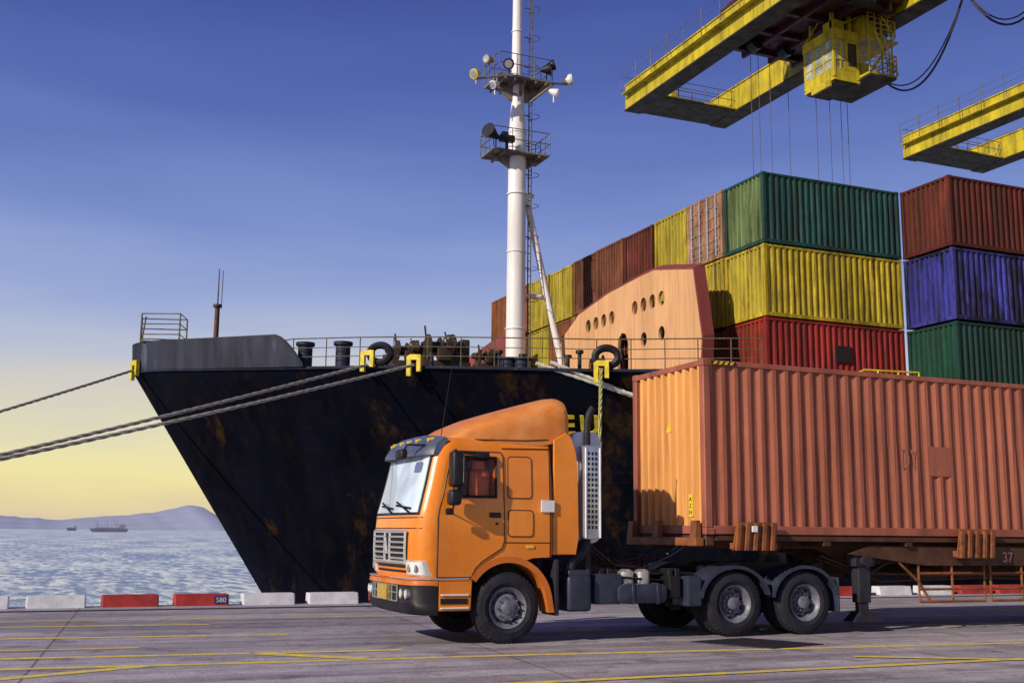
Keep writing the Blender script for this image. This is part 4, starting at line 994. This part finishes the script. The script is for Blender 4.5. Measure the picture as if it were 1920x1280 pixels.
for (xa,xb) in ((14.75,16.3),(16.45,18.0)):
    bm=NB()
    for z in (1.0,.72,.5): sweep(bm,[(xa,16.1,z),(xb,16.1,z)],.024,6)
    for x in (xa,(xa+xb)/2,xb): sweep(bm,[(x,16.1,1.2),(x,16.1,.48)],.024,6)
    if xa<15: sweep(bm,[(14.3,16.1,1.2),(14.75,16.1,.85),(15.0,16.1,.5)],.024,6)
    fin('side_guard',bm,M['rustor'],tr)
for cx in (20.7,21.9):
    wheel(tr,cx,16.0,.27,.53);wheel(tr,cx,18.42,.27,.53,False,True)
# ------------------------------------------------------------------ gantry cranes
def crane(x0,trolley,label):
    e=thing('gantry_crane',label,'crane','ship to shore gantry cranes',(x0+4,10,0))
    x1=x0+7.9
    for gx in (x0,x1-1.1):
        bm=NB();box(bm,gx,gx+1.1,-14,63.8,30,31.65)
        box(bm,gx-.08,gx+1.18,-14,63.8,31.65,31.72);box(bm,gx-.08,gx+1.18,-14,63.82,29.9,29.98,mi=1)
        q=-12
        while q<63:
            box(bm,gx-.03,gx+1.13,q,q+.06,29.985,31.645);q+=3.2
        sx=gx-.45 if gx==x0 else gx+1.1
        box(bm,sx,sx+.452,-12,63.5,30.9,30.95)
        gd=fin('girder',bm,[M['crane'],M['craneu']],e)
        bm=NB();xx=gx-.4 if gx==x0 else gx+1.5
        for q in range(38):
            yy=63.6-q*2.0;cyl(bm,(xx,yy,30.9),(xx,yy,32.7),.03,seg=5)
        for z in (32.0,32.5):cyl(bm,(xx,-12,z),(xx,63.6,z),.013,seg=5)
        fin('walkway_railing',bm,M['rail'],gd)
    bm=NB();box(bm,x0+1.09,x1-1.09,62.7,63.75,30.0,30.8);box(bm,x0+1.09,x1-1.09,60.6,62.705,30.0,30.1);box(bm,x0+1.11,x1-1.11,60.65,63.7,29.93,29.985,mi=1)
    box(bm,x0+3,x0+3.5,62.8,63.5,30.79,31.6,.05)
    for xx in (x0+1.09,x1-1.69): prism(bm,[(xx,62.7),(xx+.6,62.7),(xx if xx<x0+3 else xx+.6,61.2)],'z',30.1,30.7)
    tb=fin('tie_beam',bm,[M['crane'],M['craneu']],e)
    bm=NB()
    for k in range(8):
        xx=x0+.3+k*1.04;cyl(bm,(xx,63.7,30.7),(xx,63.7,32.3),.03,seg=5);cyl(bm,(xx,60.8,30.05),(xx,60.8,31.3),.025,seg=5)
    for z in (31.7,32.3):cyl(bm,(x0,63.7,z),(x1,63.7,z),.025,seg=5)
    for z in (30.7,31.3):cyl(bm,(x0+1.1,60.8,z),(x1-1.1,60.8,z),.025,seg=5)
    fin('tie_railing',bm,M['rail'],tb)
    for xx in (x0-1.2,x1+.2):
        bm=NB()
        for yy in (-2,22): box(bm,xx,xx+1.0,yy-.7,yy+.7,1.1,30,.05,1);box(bm,xx-1.3,xx+2.3,yy-.5,yy+.5,.02,1.2,.1,1)
        box(bm,xx+.1,xx+.9,-1.4,21.4,12,13.2)
        fin('portal_leg',bm,M['crane'],e)
    for yy in (-2,22):
        bm=NB();box(bm,x0-.25,x1+.25,yy-.5,yy+.5,28.4,29.9);fin('cross_beam',bm,M['crane'],e)
    if trolley:
        bm=NB();box(bm,x0+1.25,x1-1.25,44.5,53.4,30.3,33.2,.05,1);box(bm,x0+.6,x1-.6,45,53,32.0,32.5)
        for y in (45,47.5,50,52.5): box(bm,x0+1.3,x1-1.3,y,y+.3,30.0,30.31)
        for x in (x0+2.2,x0+4.1,x0+5.8): box(bm,x,x+.2,44.6,53.3,29.9,30.32)
        t_=fin('trolley',bm,M['maroon'],e)
        bm=NB()
        for y in (44.4,53.4):
            for k in range(6): cyl(bm,(x0+1.3+k*1.06,y,32.5),(x0+1.3+k*1.06,y,33.9),.03,seg=5)
            cyl(bm,(x0+1.3,y,33.9),(x1-1.3,y,33.9),.03,seg=5)
        for x in (x0+2.0,x0+4.2): cyl(bm,(x,51.3,30.1),(x,51.9,30.1),.45,seg=16)
        box(bm,x0+1.0,x0+1.9,45.5,46.3,32.4,35,.05);box(bm,x0+5,x0+6.6,44.0,45.0,30.6,32.6,.05);box(bm,x0+3,x0+4.4,44.0,44.6,29.6,31,.05)
        fin('trolley_machinery',bm,M['black'],t_)
        bm=NB();cx0,cx1,cy0,cy1=38.55,40.3,46.6,49.2
        for a,b2 in ((cx0,cx0+.16),(cx1-.16,cx1)):
            for c,d in ((cy0,cy0+.16),(cy1-.16,cy1)): box(bm,a,b2,c,d,26.4,29.2)
        for q in (.8,1.6): box(bm,cx0-.005,cx0+.1,cy0+q,cy0+q+.12,26.9,28.8)
        for zz in (27.45,28.05): box(bm,cx0-.01,cx0+.1,cy0+.05,cy1-.05,zz,zz+.07);box(bm,cx0+.05,cx1-.5,cy0-.01,cy0+.1,zz,zz+.07)
        box(bm,cx0,cx1,cy0,cy1,26.25,26.45);box(bm,cx0-.05,cx1+.05,cy0-.05,cy1+.05,28.65,29.25,.04,1);box(bm,cx0+.02,cx1-.02,cy0+.02,cy1-.02,26.44,27.0)
        box(bm,cx0+.75,cx1-.02,cy0+.01,cy1-.05,26.9,28.8);box(bm,cx0+.45,cx0+.55,cy0+.01,cy0+.1,26.9,28.75)
        box(bm,cx0+1.0,cx1-.2,cy0-.03,cy0+.05,27.2,28.5,mi=1)
        for x in (cx0+.3,cx1-.3):
            for y in (cy0+.4,cy1-.4): box(bm,x-.1,x+.1,y-.1,y+.1,29.2,31.2)
        box(bm,cx0+.2,cx0+1.0,cy0+.2,cy0+1.1,29.2,29.9,.04,1);box(bm,cx0-.1,cx0+.05,cy0+.3,cy0+1.9,25.95,26.3);box(bm,cx0+.1,cx1-.1,cy0+.1,cy1-.1,26.15,26.255,mi=1)
        sweep(bm,[(cx0,cy0,29.2),(cx1+1.5,cy0,31.0)],.05,5);sweep(bm,[(cx0+.1,cy1,29.2),(cx0+.1,cy0,31.0)],.05,5)
        cbn=fin('operator_cabin',bm,[M['crane'],M['craneu']],e)
        bm=NB();box(bm,cx0+.03,cx0+.76,cy0+.04,cy1-.04,26.98,28.67);fin('cabin_glass',bm,mat('cabin_window',(.42,.46,.44),.15,0,.35,1.2),cbn)
        bm=NB();px0,px1=cx1,cx1+1.9
        box(bm,px0,px1,45.8,49.6,26.6,26.72,mi=0);box(bm,px0,px1+.6,46.2,49.6,28.9,29.0);box(bm,px0+.1,px0+1.0,46.2,47.4,28.99,30.2,.05,1);box(bm,px0+.6,px0+1.3,47.2,48.6,26.71,27.9,.05,1)
        box(bm,px0+.02,px1-.02,45.82,49.58,26.5,26.605,mi=1)
        for zb in (26.7,29.0):
            for x in (px0,px0+.48,px0+.95,px0+1.42,px1):
                for y in (45.8,49.6): cyl(bm,(x,y,zb),(x,y,zb+1.15),.04,seg=5)
            for y in (46.5,47.2,48,48.8): cyl(bm,(px1,y,zb),(px1,y,zb+1.15),.04,seg=5)
            for h in (.3,.6,.9,1.15):
                for y in (45.8,49.6): cyl(bm,(px0,y,zb+h),(px1,y,zb+h),.032,seg=5)
                cyl(bm,(px1,45.8,zb+h),(px1,49.6,zb+h),.032,seg=5)
        for x,y in ((px0+.2,46),(px1-.1,46),(px1-.1,49.4),(px0+1.0,45.9)): cyl(bm,(x,y,26.7),(x,y,31.5),.06,seg=6)
        for h in range(9): cyl(bm,(px0+1.5-h*.12,45.7,26.9+h*.25),(px0+1.9-h*.12,45.7,26.9+h*.25),.03,seg=4)
        sweep(bm,[(px0+1.5,45.7,26.7),(px0+.4,45.7,29.1)],.05,5);sweep(bm,[(px0+1.9,45.7,26.7),(px0+.8,45.7,29.1)],.05,5)
        sweep(bm,[(px0,45.8,26.7),(px1,45.8,29.0),(px0,45.8,31.2)],.05,5);sweep(bm,[(px1,49.6,26.7),(px1,45.8,29.0),(px1,49.6,31.2)],.05,5)
        fin('cabin_platform',bm,[M['crane'],M['craneu']],cbn)
        for (x,y) in ((37.2,52.4),(37.6,52.2),(38.1,51.8),(40.3,53.0),(41.0,51.3),(41.5,50.7),(41.9,50.2),(42.2,50.0)):
            bm=NB();cyl(bm,(x,y,11.5),(x,y,30.4),.018,seg=5);fin('hoist_cable',bm,M['cable'],e)
        bm=NB();box(bm,36.6,42.6,50,53.1,11.2,11.6,.05,1);fin('spreader',bm,M['crane'],e)
        def cat(a,b_,sag,n=16):
            a=Vector(a);b_=Vector(b_);return [a.lerp(b_,k/n)-Vector((0,0,sag*4*(k/n)*(1-k/n))) for k in range(n+1)]
        yy=[48,41.5,35,29,23];zz=[27.6,30,30,30,30]
        for k in range(4):
            for sg,rr in ((3.2 if k else 2.6,.06),(2.9 if k else 2.2,.04)):
                bm=NB();sweep(bm,cat((43.1,yy[k],zz[k]),(43.1,yy[k+1],zz[k+1]),sg),rr,6);fin('festoon_cable',bm,M['cable'],e)
crane(35.0,True,"yellow gantry crane boom with operator cabin and hanging cables")
crane(59.0,False,"yellow gantry crane boom beyond, reaching out over the ship")
# ------------------------------------------------------------------ distant ships
fh=mat('far_hull',(.15,.17,.28),.9);fd=mat('far_deck',(.28,.29,.38),.9);fk=mat('far_derrick',(.20,.20,.30),.9)
def farship(x,y,Ls,label):
    e=thing('distant_ship',label,'ship','ships at anchor off the port',(x,y,-2.5));bm=NB()
    prism(bm,[(x-Ls/2,2),(x-Ls/2+3,-2.5),(x+Ls/2-2,-2.5),(x+Ls/2,1.5)],'y',y-4,y+4);hh=fin('hull',bm,fh,e)
    bm=NB();box(bm,x+Ls*.25,x+Ls*.42,y-3,y+3,1.4,7);box(bm,x-Ls*.35,x+Ls*.26,y-3,y+3,1.4,3.2);fin('superstructure',bm,fd,e)
    if Ls>30:
        for k in (-.3,-.05,.2):
            bm=NB();cyl(bm,(x+k*Ls,y,2),(x+k*Ls,y,12),.25,seg=5);cyl(bm,(x+k*Ls,y,5),(x+(k-.12)*Ls,y,13),.2,seg=5);fin('derrick',bm,fk,e)
farship(88,1500,46,"small dark cargo ship with derricks anchored on the sea")
farship(62,2100,18,"tiny dark boat far out on the sea")
